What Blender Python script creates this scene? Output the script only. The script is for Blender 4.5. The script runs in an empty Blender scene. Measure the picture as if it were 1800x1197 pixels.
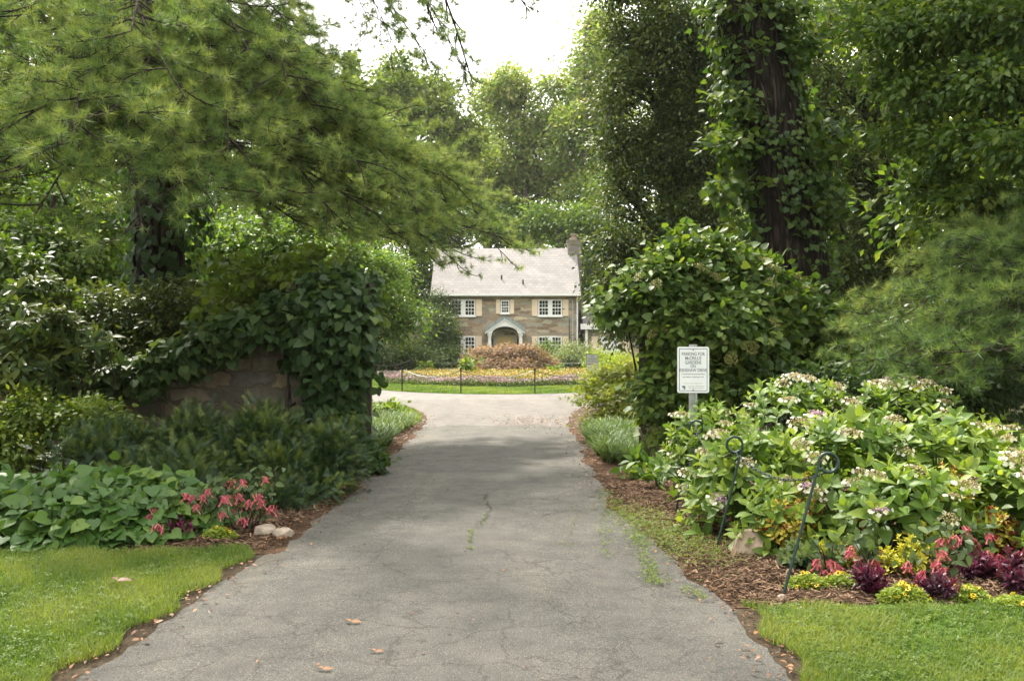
import bpy, math
import numpy as np
from mathutils import Vector, Matrix
R = math.radians
sc = bpy.context.scene
col = sc.collection
rng = np.random.default_rng(11)

# ---------------------------------------------------------------- camera
CAMZ = 1.6
cam_d = bpy.data.cameras.new('camera'); cam = bpy.data.objects.new('camera', cam_d); col.objects.link(cam)
cam.location = (0, 0, CAMZ); cam.rotation_euler = (R(90), 0, 0)
cam_d.lens = 35.0; cam_d.sensor_width = 36.0; cam_d.clip_end = 2000; cam_d.clip_start = 0.05
cam_d.dof.use_dof = True; cam_d.dof.focus_distance = 9.5; cam_d.dof.aperture_fstop = 5.6
sc.camera = cam
# ---------------------------------------------------------------- light
SUN_EL, SUN_AZ = 56.0, -30.0          # azimuth from +Y, towards +X
sx = math.cos(R(SUN_EL))*math.sin(R(SUN_AZ)); sy = math.cos(R(SUN_EL))*math.cos(R(SUN_AZ)); sz = math.sin(R(SUN_EL))
sun_d = bpy.data.lights.new('sun', 'SUN'); sun = bpy.data.objects.new('sun', sun_d); col.objects.link(sun)
sun_d.energy = 4.1; sun_d.angle = R(3.0); sun_d.color = (1.0, 0.94, 0.83)
sun.rotation_euler = Vector((-sx, -sy, -sz)).to_track_quat('-Z', 'Y').to_euler()
world = bpy.data.worlds.new('World'); sc.world = world; world.use_nodes = True
wt = world.node_tree; bgn = wt.nodes['Background']; bgn.inputs['Strength'].default_value = 0.148
sky = wt.nodes.new('ShaderNodeTexSky'); sky.sky_type = 'NISHITA'; sky.sun_disc = False
sky.sun_elevation = R(SUN_EL); sky.sun_rotation = R(SUN_AZ); sky.air_density = 1.3; sky.dust_density = 3.0
tc = wt.nodes.new('ShaderNodeTexCoord'); cn = wt.nodes.new('ShaderNodeTexNoise'); cn.inputs['Scale'].default_value = 2.2; cn.inputs['Detail'].default_value = 6
cr = wt.nodes.new('ShaderNodeMapRange'); cr.inputs['From Min'].default_value = 0.3; cr.inputs['From Max'].default_value = 0.6
cr.inputs['To Min'].default_value = 0.66; cr.inputs['To Max'].default_value = 0.96
mx = wt.nodes.new('ShaderNodeMixRGB'); mx.inputs['Color2'].default_value = (9.3, 9.15, 8.7, 1)
wt.links.new(tc.outputs['Generated'], cn.inputs['Vector']); wt.links.new(cn.outputs['Fac'], cr.inputs['Value'])
wt.links.new(cr.outputs['Result'], mx.inputs['Fac']); wt.links.new(sky.outputs['Color'], mx.inputs['Color1']); wt.links.new(mx.outputs['Color'], bgn.inputs['Color'])
sc.view_settings.view_transform = 'Standard'; sc.view_settings.look = 'None'; sc.view_settings.gamma = 1
sc.view_settings.exposure = 1.46
sc.render.engine = 'CYCLES'
sc.cycles.use_denoising = True
sc.cycles.max_bounces = 7; sc.cycles.diffuse_bounces = 4; sc.cycles.transmission_bounces = 4; sc.cycles.glossy_bounces = 2
sc.cycles.sample_clamp_indirect = 8

# ---------------------------------------------------------------- helpers
def A(*v): return np.array(v, dtype=float)
def at(px, py, Y): return A((px-900)/1750*Y, Y, CAMZ+(598.5-py)/1750*Y)
def gnd(px, py):
    Y = CAMZ*1750/(py-598.5); return A((px-900)/1750*Y, Y, 0.0)
def gz(y):
    t = np.clip((np.asarray(y, dtype=float)-57)/12, 0, 1); return -0.55*t*t*(3-2*t)
def nrm(v): return v/np.maximum(np.linalg.norm(v, axis=-1, keepdims=True), 1e-9)
def rnd(n): return rng.normal(size=(n, 3))

def tag(o, label=None, cat=None, group=None, kind=None):
    if label: o['label'] = label
    if cat: o['category'] = cat
    if group: o['group'] = group
    if kind: o['kind'] = kind
    return o
def empty(name, loc, label=None, cat=None, group=None):
    o = bpy.data.objects.new(name, None); col.objects.link(o); o.location = [float(c) for c in loc]; o.empty_display_size = .2
    return tag(o, label, cat, group)
def mesh(name, chunks, mats, smooth=False, off=None):
    """chunks: (V, F, tint, mat index)"""
    me = bpy.data.meshes.new(name)
    Vs, L, ST, MI, TI, vo, lo = [], [], [], [], [], 0, 0
    for ch in chunks:
        V, F = np.asarray(ch[0], float), np.asarray(ch[1])
        if len(V) == 0 or len(F) == 0: continue
        t = ch[2] if len(ch) > 2 and ch[2] is not None else .5
        mi = ch[3] if len(ch) > 3 else 0
        Vs.append(V); m, k = F.shape
        L.append((F+vo).ravel()); ST.append(lo+np.arange(m)*k); MI.append(np.full(m, mi)); TI.append(np.broadcast_to(t, (len(V),)))
        vo += len(V); lo += m*k
    V = np.concatenate(Vs)
    if off is not None: V = V-np.asarray(off)
    L = np.concatenate(L).astype(np.int32); ST = np.concatenate(ST).astype(np.int32); MI = np.concatenate(MI).astype(np.int32); TI = np.concatenate(TI).astype(np.float32)
    me.vertices.add(len(V)); me.vertices.foreach_set('co', V.astype(np.float32).ravel())
    me.loops.add(len(L)); me.loops.foreach_set('vertex_index', L)
    me.polygons.add(len(ST)); me.polygons.foreach_set('loop_start', ST)
    me.polygons.foreach_set('material_index', MI)
    SM = np.concatenate([np.full(len(np.asarray(c_[1])), bool(smooth or np.asarray(c_[1]).shape[1] == 3)) for c_ in chunks if len(c_[0]) and len(c_[1])]); me.polygons.foreach_set('use_smooth', SM)
    me.update(calc_edges=True)
    at_ = me.attributes.new('tint', 'FLOAT', 'POINT'); at_.data.foreach_set('value', TI)
    for m in (mats if isinstance(mats, (list, tuple)) else [mats]): me.materials.append(m)
    return me
def part(name, chunks, mats, root, smooth=False, label=None):
    off = np.zeros(3); p = root
    while p is not None: off = off+np.array(p.location); p = p.parent
    o = bpy.data.objects.new(name, mesh(name, chunks, mats, smooth, off)); col.objects.link(o); o.parent = root
    if label: o['label'] = label
    return o
def single(name, chunks, mats, loc=(0, 0, 0), label=None, cat=None, group=None, kind=None, smooth=False):
    o = bpy.data.objects.new(name, mesh(name, chunks, mats, smooth, loc)); col.objects.link(o); o.location = [float(c) for c in loc]
    return tag(o, label, cat, group, kind)
def box(x0, x1, y0, y1, z0, z1):
    V = A([x0,y0,z0],[x1,y0,z0],[x1,y1,z0],[x0,y1,z0],[x0,y0,z1],[x1,y0,z1],[x1,y1,z1],[x0,y1,z1])
    F = np.array([[0,3,2,1],[4,5,6,7],[0,1,5,4],[1,2,6,5],[2,3,7,6],[3,0,4,7]])
    return (V, F)
def prism(poly, y0, y1):
    """poly in (x,z), counter-clockwise seen from -Y; extruded in y"""
    n = len(poly); P = np.array(poly, float)
    V = np.vstack([np.c_[P[:,0], np.full(n, y0), P[:,1]], np.c_[P[:,0], np.full(n, y1), P[:,1]]])
    return [(V, np.array([list(range(n))])), (V, np.array([list(range(2*n-1, n-1, -1))])), (V, np.array([[(i+1)%n, i, n+i, n+(i+1)%n] for i in range(n)]))]
def tube(pts, rad, sides=6, caps=True, tint=.5, mi=0):
    P = np.asarray(pts, float); n = len(P); rad = np.broadcast_to(np.asarray(rad, float), (n,))
    T = nrm(np.gradient(P, axis=0)) if n > 1 else A([0, 0, 1])
    u = A(0, 0, 1.) if abs(T[0][2]) < .9 else A(1., 0, 0)
    X = np.zeros_like(P)
    for i in range(n):
        x = u-T[i]*np.dot(u, T[i]); x = x/(np.linalg.norm(x)+1e-9); X[i] = x; u = x
    Y = np.cross(T, X); a = np.arange(sides)*2*math.pi/sides
    V = (P[:, None]+rad[:, None, None]*(np.cos(a)[None, :, None]*X[:, None]+np.sin(a)[None, :, None]*Y[:, None])).reshape(-1, 3)
    F = []
    for i in range(n-1):
        for j in range(sides):
            F.append([i*sides+j, i*sides+(j+1)%sides, (i+1)*sides+(j+1)%sides, (i+1)*sides+j])
    out = [(V, np.array(F), tint, mi)]
    if caps:
        out.append((V, np.array([list(range(sides-1, -1, -1))]), tint, mi)); out.append((V, np.array([list(range((n-1)*sides, n*sides))]), tint, mi))
    return out
def curve(a, b, bend=.0, n=6, sag=0.0):
    a, b = np.asarray(a, float), np.asarray(b, float); t = np.linspace(0, 1, n)[:, None]
    m = rng.normal(size=3)*bend*np.linalg.norm(b-a)
    return a+(b-a)*t+(m+A(0, 0, sag))*(4*t*(1-t))
def smoothpath(pts, n):
    P = np.asarray(pts, float); k = len(P); s = np.linspace(0, k-1, n); out = []
    for u in s:
        i = min(int(u), k-2); t = u-i
        p0, p1, p2, p3 = P[max(i-1, 0)], P[i], P[i+1], P[min(i+2, k-1)]
        out.append(.5*(2*p1+(p2-p0)*t+(2*p0-5*p1+4*p2-p3)*t*t+(3*p1-p0-3*p2+p3)*t**3))
    return np.array(out)

# ---- leaf templates: x width, y length, z normal
class T_:
    def __init__(s, v, f, t=None):
        s.v = np.asarray(v, float); s.f = np.asarray(f); s.t = np.zeros(len(s.v)) if t is None else np.asarray(t, float)
LEAF_Q = T_([[0,0,0],[.27,.5,.06],[0,1,-.03],[-.27,.5,.06]], [[0,1,2],[0,2,3]])
LEAF_O = T_([[0,0,0],[.25,.28,.06],[-.25,.28,.06],[0,.5,0],[.22,.62,.04],[-.22,.62,.04],[0,1,-.12]],
            [[0,1,3],[1,4,3],[4,6,3],[0,3,2],[2,3,5],[5,3,6]])
def heart():
    side = [(.17,-.09,.015),(.36,-.01,.03),(.46,.18,.04),(.43,.42,.03),(.30,.66,.0),(.13,.87,-.06)]; v = [[0,.06,-.01],[0,.38,-.035],[0,.7,-.07],[0,1,-.16]]
    for s in (1, -1): v += [[s*x, y, z] for x, y, z in side]
    f = []
    for b, fl in ((4, False), (10, True)):
        q = [[0,b,b+1],[0,b+1,b+2],[0,b+2,1],[1,b+2,b+3],[1,b+3,2],[2,b+3,b+4],[2,b+4,b+5],[2,b+5,3]]; f += [t[::-1] for t in q] if fl else q
    return T_(v, f)
LEAF_H = heart()
def big_leaf(w=.3, droop=.25, cup=.07):
    ys = [0,.16,.38,.6,.82,1.0]; ws = [.04,.6,1,.92,.5,.0]
    v, f = [], []
    for y, q in zip(ys, ws):
        z = -droop*y*y+.1*y
        v += [[-w*q, y*(1-.08*droop), z+cup*q], [0, y, z], [w*q, y, z+cup*q]]
    for i in range(5):
        a = i*3
        f += [[a,a+1,a+4],[a,a+4,a+3],[a+1,a+2,a+5],[a+1,a+5,a+4]]
    return T_(v, f)
LEAF_B = big_leaf(.25, .22)
LEAF_L = big_leaf(.17, .35, .04)
def frames(D, N):
    D = nrm(D); X = np.cross(D, N); bad = np.linalg.norm(X, axis=1) < 1e-4; X[bad] = A(1, 0, 0); X = nrm(X); return np.stack([X, D, np.cross(X, D)], axis=1)
def scatter(T, P, D, N, S, tint=.5, mi=0):
    n = len(P); S = np.broadcast_to(np.asarray(S, float), (n,)); Rm = frames(np.asarray(D, float), np.asarray(N, float))
    V = np.einsum('tk,nkj->ntj', T.v, Rm)*S[:, None, None]+np.asarray(P)[:, None, :]
    F = T.f[None]+(np.arange(n)*len(T.v))[:, None, None]
    ti = np.broadcast_to(np.asarray(tint, float), (n,))[:, None]+T.t[None]
    return (V.reshape(-1, 3), F.reshape(-1, T.f.shape[1]), ti.ravel(), mi)
def compose(T, items):
    P = A(*[i[0] for i in items]); D = A(*[i[1] for i in items]); N = A(*[i[2] for i in items]); S = A(*[i[3] for i in items])
    ti = A(*[(i[4] if len(i) > 4 else 0.) for i in items])
    c = scatter(T, P, D, N, S, ti); return T_(c[0], c[1], c[2])
NEEDLE = T_([[-.020,0,0],[.020,0,0],[0,1,0]], [[0,1,2]])
def tuft_template(n, spread, seed):
    g = np.random.default_rng(seed); it = []
    for i in range(n):
        a = g.uniform(0, 2*math.pi); th = spread*math.sqrt(g.uniform(.02, 1)); 
        d = A(math.sin(th)*math.cos(a), math.cos(th), math.sin(th)*math.sin(a)-.12)
        it.append((A(0, g.uniform(-.25, .15), 0), d, g.normal(size=3), g.uniform(.75, 1.1), g.uniform(-.1, .1)))
    return compose(NEEDLE, it)
TUFTS = [tuft_template(n_, R(a_), s) for s, n_, a_ in ((1, 34, 95), (2, 26, 65), (3, 38, 110), (4, 22, 50))]
NEED_Y = T_([[-.06,0,0],[.06,0,0],[.04,.75,.0],[0,1,-.05],[-.04,.75,0]], [[0,1,2],[0,2,4],[4,2,3]])
def yew_template(seed):
    g = np.random.default_rng(seed); it = []
    for i in range(13):
        y = .06+.9*i/13
        for s in (-1, 1):
            it.append((A(0, y, 0), A(s*math.cos(.75), math.sin(.75), .12+g.normal()*.15), A(0, 0, 1.)+g.normal(size=3)*.2, .3*(1-.35*y)*g.uniform(.85, 1.15), .34*y**2))
    it.append((A(0, .95, 0), A(0, 1., .1), A(0, 0, 1.), .16, .3))
    return compose(NEED_Y, it)
YEWS = [yew_template(s) for s in (4, 5)]
def palm_template(seed):
    g = np.random.default_rng(seed); it = []
    for k in range(7):
        a = (k-3)*.55; it.append((A(0, .1, 0), A(math.sin(a), math.cos(a), -.08*abs(k-3)), A(0, 0, 1.), (1-.13*abs(k-3))*.8, g.uniform(-.05, .05)))
    return compose(T_([[0,0,0],[.1,.45,.02],[0,1,-.08],[-.1,.45,.02]], [[0,1,2],[0,2,3]]), it)
PALM = palm_template(1)
def rosette(T, pairs, spread0, spread1, seed, base=.0, jit=.12, size0=.55, size1=1.0, stem=.5):
    """opposite leaves stacked on a shoot; top pair young, small and bright"""
    g = np.random.default_rng(seed); it = []
    for p in range(pairs):
        u = p/(max(pairs-1, 1))      # 0 top .. 1 bottom
        for s in (0, math.pi):
            a = p*math.pi/2+s+g.normal()*.15; th = spread0+(spread1-spread0)*u+g.normal()*jit
            d = A(math.sin(th)*math.cos(a), math.cos(th), math.sin(th)*math.sin(a))
            n = A(-math.cos(th)*math.cos(a), math.sin(th), -math.cos(th)*math.sin(a))
            it.append((A(0, -stem*u, 0), d, n+g.normal(size=3)*.12, (size0+(size1-size0)*u)*g.uniform(.85, 1.15), .28*(1-u)+g.normal()*.04))
    return compose(T, it)
HYD = [rosette(LEAF_B, 4, R(38), R(92), s, stem=.75) for s in (1, 2, 3)]
RHO = [rosette(LEAF_L, 4, R(50), R(105), s, size0=.8, stem=.25) for s in (5, 6)]
SPIKE = [rosette(LEAF_L, 5, R(14), R(75), s, size0=.6, stem=.8) for s in (8, 9)]
COLEUS2 = [rosette(LEAF_O, 4, R(30), R(85), s, size0=.6, stem=.8) for s in (20, 21, 22)]
for _t in COLEUS2: _t.t = _t.t+np.repeat(np.random.default_rng(2).normal(size=8)*.3, 7)
COLEUS = [rosette(LEAF_O, 4, R(30), R(80), s, size0=.6, stem=.7) for s in (10, 11, 12)]
def blade_template(bend, w=.035):
    return T_([[-w,0,0],[w,0,0],[-w*.8,.5,-bend*.2],[w*.8,.5,-bend*.2],[0,.92,-bend]], [[0,1,3],[0,3,2],[2,3,4]])
BLADES = [blade_template(b) for b in (.1, .35, .6)]
def strap_template(seed):
    g = np.random.default_rng(seed); v, f = [], []
    for b in range(14):
        a = g.uniform(0, 2*math.pi); ln = g.uniform(.7, 1.1); out = g.uniform(.35, .85); w = .016; n0 = len(v)
        dx, dy = math.cos(a), math.sin(a)
        for t in (0, .3, .6, .85, 1.0):
            r = out*ln*t**1.4; z = ln*(t*1.05-.75*out*t**2.6); ww = w*(1-t**3)+.001
            v += [[dx*r-dy*ww, z, dy*r+dx*ww], [dx*r+dy*ww, z, dy*r-dx*ww]]
        for i in range(4):
            q = n0+2*i; f += [[q,q+1,q+3],[q,q+3,q+2]]
    return T_(v, f, np.repeat(g.uniform(-.2, .2, 14), 10))
STRAPS = [strap_template(s) for s in (1, 2, 3)]

# ---------------------------------------------------------------- materials
def nodes(name):
    m = bpy.data.materials.new(name); m.use_nodes = True; t = m.node_tree; t.nodes.clear()
    o = t.nodes.new('ShaderNodeOutputMaterial'); return m, t, o
def N(t, ty, **kw):
    n = t.nodes.new(ty)
    for k, v in kw.items():
        if k in n.inputs.keys(): n.inputs[k].default_value = v
        else: setattr(n, k, v)
    return n
def ramp(t, stops, src=None):
    n = t.nodes.new('ShaderNodeValToRGB'); e = n.color_ramp.elements
    while len(e) < len(stops): e.new(.5)
    for i, (p, c) in enumerate(stops): e[i].position = p; e[i].color = (*c, 1)
    if src is not None: t.links.new(src, n.inputs['Fac'])
    return n
LEAFK = 1.0
def leaf_mat(name, c0, c1, c2, rough=.5, transl=.38, spec=.35, glow=1.5):
    m, t, o = nodes(name); c0, c1, c2 = [(c[0]*1.04, c[1], c[2]*.85) if c[1] > c[0] else c for c in (c0, c1, c2)]
    a = N(t, 'ShaderNodeAttribute', attribute_name='tint')
    cr = ramp(t, [(.15, c0), (.5, c1), (.9, c2)], a.outputs['Fac'])
    p = N(t, 'ShaderNodeBsdfPrincipled', Roughness=rough); p.inputs['Specular IOR Level'].default_value = spec
    tr = N(t, 'ShaderNodeBsdfTranslucent'); mul = N(t, 'ShaderNodeMixRGB', blend_type='MULTIPLY'); mul.inputs['Fac'].default_value = 1
    mul.inputs['Color2'].default_value = (glow*1.15, glow*1.1, glow*.55, 1)
    mixs = N(t, 'ShaderNodeMixShader'); mixs.inputs['Fac'].default_value = transl
    t.links.new(cr.outputs['Color'], p.inputs['Base Color']); t.links.new(cr.outputs['Color'], mul.inputs['Color1']); t.links.new(mul.outputs['Color'], tr.inputs['Color'])
    t.links.new(p.outputs['BSDF'], mixs.inputs[1]); t.links.new(tr.outputs['BSDF'], mixs.inputs[2]); t.links.new(mixs.outputs['Shader'], o.inputs['Surface'])
    return m
def plain(name, c, rough=.6, metal=0, bump=0, bscale=40, var=.15, spec=.5):
    m, t, o = nodes(name); p = N(t, 'ShaderNodeBsdfPrincipled', Roughness=rough, Metallic=metal); p.inputs['Specular IOR Level'].default_value = spec
    tcn = N(t, 'ShaderNodeTexCoord'); no = N(t, 'ShaderNodeTexNoise', Scale=bscale, Detail=5.0); t.links.new(tcn.outputs['Object'], no.inputs['Vector'])
    c = A(*c); r_ = ramp(t, [(.3, tuple(c*(1-var))), (.7, tuple(np.minimum(c*(1+var), 1)))], no.outputs['Fac'])
    t.links.new(r_.outputs['Color'], p.inputs['Base Color'])
    if bump:
        b = N(t, 'ShaderNodeBump', Strength=bump, Distance=.02); t.links.new(no.outputs['Fac'], b.inputs['Height']); t.links.new(b.outputs['Normal'], p.inputs['Normal'])
    t.links.new(p.outputs['BSDF'], o.inputs['Surface']); return m
def bark_mat(name, c0, c1, sc_=6, zs=.22, bump=.9):
    m, t, o = nodes(name); p = N(t, 'ShaderNodeBsdfPrincipled', Roughness=.95); p.inputs['Specular IOR Level'].default_value = .15
    tcn = N(t, 'ShaderNodeTexCoord'); mp = N(t, 'ShaderNodeMapping'); mp.inputs['Scale'].default_value = (sc_, sc_, sc_*zs)
    v = N(t, 'ShaderNodeTexVoronoi', feature='DISTANCE_TO_EDGE', Scale=1.6); no = N(t, 'ShaderNodeTexNoise', Scale=2.5, Detail=8.0, Roughness=.7)
    t.links.new(tcn.outputs['Object'], mp.inputs['Vector']); t.links.new(mp.outputs['Vector'], no.inputs['Vector'])
    ad = N(t, 'ShaderNodeMixRGB', blend_type='ADD'); ad.inputs['Fac'].default_value = .6; t.links.new(mp.outputs['Vector'], ad.inputs['Color1']); t.links.new(no.outputs['Color'], ad.inputs['Color2']); t.links.new(ad.outputs['Color'], v.inputs['Vector'])
    mu = N(t, 'ShaderNodeMath', operation='MULTIPLY'); mr = N(t, 'ShaderNodeMapRange'); mr.inputs['From Max'].default_value = .28
    t.links.new(v.outputs['Distance'], mr.inputs['Value']); t.links.new(mr.outputs['Result'], mu.inputs[0]); t.links.new(no.outputs['Fac'], mu.inputs[1])
    r_ = ramp(t, [(.05, c0), (.6, c1)], mu.outputs['Value']); b = N(t, 'ShaderNodeBump', Strength=bump, Distance=.05)
    t.links.new(mu.outputs['Value'], b.inputs['Height']); t.links.new(b.outputs['Normal'], p.inputs['Normal']); t.links.new(r_.outputs['Color'], p.inputs['Base Color'])
    t.links.new(p.outputs['BSDF'], o.inputs['Surface']); return m
def stone_mat(name, cols, mortar, sx, sz, seed=0., mw=.05, dist=.35, tight=False):
    """coursed rubble: stretched cells with wobbling joints, each stone its own tone; object coordinates (x or y along, z up)"""
    m, t, o = nodes(name); p = N(t, 'ShaderNodeBsdfPrincipled', Roughness=.9); p.inputs['Specular IOR Level'].default_value = .2
    tcn = N(t, 'ShaderNodeTexCoord'); sp = N(t, 'ShaderNodeSeparateXYZ'); t.links.new(tcn.outputs['Object'], sp.inputs['Vector'])
    ax = N(t, 'ShaderNodeMath', operation='ADD'); t.links.new(sp.outputs['X'], ax.inputs[0]); t.links.new(sp.outputs['Y'], ax.inputs[1])
    cb = N(t, 'ShaderNodeCombineXYZ'); 
    mxn = N(t, 'ShaderNodeMath', operation='MULTIPLY'); mxn.inputs[1].default_value = sx; mzn = N(t, 'ShaderNodeMath', operation='MULTIPLY'); mzn.inputs[1].default_value = sz
    t.links.new(ax.outputs[0], mxn.inputs[0]); t.links.new(sp.outputs['Z'], mzn.inputs[0]); t.links.new(mxn.outputs[0], cb.inputs['X']); t.links.new(mzn.outputs[0], cb.inputs['Y'])
    cb.inputs['Z'].default_value = seed
    wob = N(t, 'ShaderNodeTexNoise', Scale=1.7, Detail=3.0); t.links.new(cb.outputs['Vector'], wob.inputs['Vector'])
    wm = N(t, 'ShaderNodeVectorMath', operation='SCALE'); wm.inputs['Scale'].default_value = dist
    wsb = N(t, 'ShaderNodeVectorMath', operation='SUBTRACT'); wsb.inputs[1].default_value = (.5, .5, .5)
    t.links.new(wob.outputs['Color'], wsb.inputs[0]); t.links.new(wsb.outputs['Vector'], wm.inputs[0])
    va = N(t, 'ShaderNodeVectorMath', operation='ADD'); t.links.new(cb.outputs['Vector'], va.inputs[0]); t.links.new(wm.outputs['Vector'], va.inputs[1])
    br = N(t, 'ShaderNodeTexBrick', offset=.5, offset_frequency=2, squash=.62, squash_frequency=3)
    br.inputs['Scale'].default_value = 1.0; br.inputs['Brick Width'].default_value = 1.0; br.inputs['Row Height'].default_value = .5; br.inputs['Mortar Size'].default_value = mw*.5; br.inputs['Mortar Smooth'].default_value = .5; br.inputs['Bias'].default_value = 0
    br.inputs['Color1'].default_value = (0, 0, 0, 1); br.inputs['Color2'].default_value = (1, 1, 1, 1); br.inputs['Mortar'].default_value = (.5, .5, .5, 1)
    t.links.new(va.outputs['Vector'], br.inputs['Vector'])
    sepc = N(t, 'ShaderNodeSeparateColor'); t.links.new(br.outputs['Color'], sepc.inputs['Color'])
    stops = [(i/(len(cols)-1)*.96+.02, c) for i, c in enumerate(cols)]
    cr = ramp(t, stops, sepc.outputs['Red']); 
    no = N(t, 'ShaderNodeTexNoise', Scale=9.0, Detail=8.0, Roughness=.7); t.links.new(tcn.outputs['Object'], no.inputs['Vector'])
    nr = ramp(t, [(.25, (.55, .55, .55)), (.75, (1.25, 1.22, 1.15))], no.outputs['Fac'])
    mul = N(t, 'ShaderNodeMixRGB', blend_type='MULTIPLY'); mul.inputs['Fac'].default_value = 1; t.links.new(cr.outputs['Color'], mul.inputs['Color1']); t.links.new(nr.outputs['Color'], mul.inputs['Color2'])
    mm = N(t, 'ShaderNodeMixRGB'); mm.inputs['Color2'].default_value = (*mortar, 1); t.links.new(br.outputs['Fac'], mm.inputs['Fac']); t.links.new(mul.outputs['Color'], mm.inputs['Color1'])
    t.links.new(mm.outputs['Color'], p.inputs['Base Color'])
    hh = N(t, 'ShaderNodeMath', operation='SUBTRACT'); t.links.new(no.outputs['Fac'], hh.inputs[0]); t.links.new(br.outputs['Fac'], hh.inputs[1])
    b = N(t, 'ShaderNodeBump', Strength=.8, Distance=.03); t.links.new(hh.outputs[0], b.inputs['Height']); t.links.new(b.outputs['Normal'], p.inputs['Normal'])
    t.links.new(p.outputs['BSDF'], o.inputs['Surface']); return m
M = {}
M['pine'] = leaf_mat('pine_needles', (.042,.088,.03), (.115,.19,.065), (.25,.31,.115), rough=.5, transl=.4)
M['bark'] = bark_mat('bark', (.022,.017,.013), (.10,.08,.06))
M['bark_light'] = bark_mat('bark_grey', (.05,.042,.035), (.17,.145,.115), 9)
M['dark_leaf'] = leaf_mat('dark_glossy_leaf', (.020,.044,.013), (.048,.085,.022), (.125,.155,.035), rough=.45, transl=.28, spec=.3)
M['mid_leaf'] = leaf_mat('mid_green_leaf', (.035,.075,.012), (.07,.125,.022), (.14,.19,.035))
M['fine_leaf'] = leaf_mat('fine_leaf', (.035,.078,.012), (.072,.13,.02), (.15,.205,.035), transl=.45)
M['hazed_yellow_leaf'] = leaf_mat('yellowing_leaf_hazed', (.10,.165,.04), (.175,.245,.065), (.31,.28,.11), transl=.45)  # yellow-green leaf, colour paled for distant haze and sun glow
M['hazed_pale_leaf'] = leaf_mat('hazed_pale_leaf', (.09,.16,.04), (.15,.22,.06), (.23,.29,.09), transl=.42)  # leaf colour paled to paint in the haze over far trees
M['bright_leaf'] = leaf_mat('bright_leaf', (.05,.11,.018), (.09,.165,.03), (.17,.24,.05), transl=.42)
M['vine'] = leaf_mat('vine_leaf', (.018,.045,.014), (.04,.08,.026), (.085,.13,.04), rough=.5, transl=.35, spec=.3)
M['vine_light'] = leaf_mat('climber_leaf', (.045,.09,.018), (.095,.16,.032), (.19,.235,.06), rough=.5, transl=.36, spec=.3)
M['bark_dark'] = bark_mat('bark_dark', (.013,.010,.008), (.05,.039,.030))
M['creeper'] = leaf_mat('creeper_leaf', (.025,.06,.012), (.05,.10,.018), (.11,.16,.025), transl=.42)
M['yew'] = leaf_mat('yew_needles', (.010,.028,.012), (.022,.055,.022), (.15,.2,.04), rough=.4, transl=.15)
M['azalea'] = leaf_mat('azalea_leaf', (.05,.10,.014), (.09,.15,.02), (.17,.22,.035), transl=.35)
M['ground_leaf'] = leaf_mat('heart_leaf', (.035,.09,.02), (.06,.135,.03), (.12,.2,.03), rough=.45, transl=.3)
M['hydrangea'] = leaf_mat('hydrangea_leaf', (.055,.12,.02), (.11,.195,.032), (.25,.33,.055), rough=.48, transl=.35)
M['white_petal'] = leaf_mat('cream_petal', (.42,.42,.28), (.62,.6,.47), (.72,.7,.62), transl=.3, glow=1.0)
M['bud'] = leaf_mat('fertile_buds', (.16,.13,.05), (.24,.19,.08), (.33,.27,.12), transl=.15, glow=1)
M['mauve_bud'] = leaf_mat('mauve_buds', (.25,.13,.2), (.34,.2,.28), (.42,.28,.36), transl=.15, glow=1)
M['climb_flower'] = leaf_mat('tan_flower', (.13,.16,.04), (.21,.22,.065), (.32,.29,.11), transl=.2, glow=1)
M['liriope'] = leaf_mat('liriope_blade', (.045,.095,.03), (.085,.15,.05), (.14,.2,.07), rough=.5, transl=.3, spec=.3)
M['grass'] = leaf_mat('grass_blade', (.055,.11,.018), (.10,.175,.03), (.20,.25,.065), transl=.42)
M['pink'] = leaf_mat('coral_flower', (.50,.10,.14), (.62,.16,.20), (.68,.28,.29), transl=.3, glow=1)
M['fuchsia_leaf'] = leaf_mat('fuchsia_leaf', (.04,.075,.03), (.075,.125,.05), (.12,.17,.07))
M['purple'] = leaf_mat('purple_leaf', (.03,.008,.018), (.06,.013,.032), (.17,.025,.07), rough=.35, transl=.25, glow=1.2)
M['coleus'] = leaf_mat('coleus_leaf', (.22,.025,.025), (.38,.30,.03), (.48,.44,.07), transl=.3, glow=1)
M['gold_leaf'] = leaf_mat('golden_leaf', (.18,.22,.02), (.36,.37,.03), (.5,.47,.05), transl=.3, glow=1)
M['mound_leaf'] = leaf_mat('mound_leaf', (.12,.19,.02), (.2,.28,.035), (.3,.36,.05), transl=.35)
M['yellow_petal'] = leaf_mat('yellow_petal', (.02,.012,.005), (.8,.5,.02), (.85,.62,.05), transl=.2, glow=1)
M['rust_maple'] = leaf_mat('rust_maple_leaf', (.12,.11,.05), (.25,.15,.095), (.42,.27,.2), transl=.4, glow=1.1)
M['grey_leaf'] = leaf_mat('grey_green_leaf', (.09,.14,.06), (.17,.22,.11), (.32,.36,.22), transl=.3)
M['green_maple'] = leaf_mat('green_maple_leaf', (.10,.15,.02), (.16,.21,.03), (.26,.28,.06), transl=.45)
M['lilac'] = leaf_mat('lilac_flower', (.10,.16,.04), (.28,.19,.24), (.45,.3,.38), transl=.2, glow=1)
M['apricot'] = leaf_mat('apricot_flower', (.16,.22,.04), (.5,.34,.1), (.6,.4,.2), transl=.2, glow=1)
M['dead_leaf'] = leaf_mat('dead_leaf', (.075,.038,.02), (.17,.085,.04), (.30,.14,.06), transl=.15, glow=1)
M['chip'] = leaf_mat('bark_chip', (.05,.03,.02), (.11,.068,.042), (.24,.155,.10), rough=.9, transl=.0, spec=.1)
M['white'] = plain('white_paint', (.84,.83,.80), .45, var=.04, bscale=3)
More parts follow.
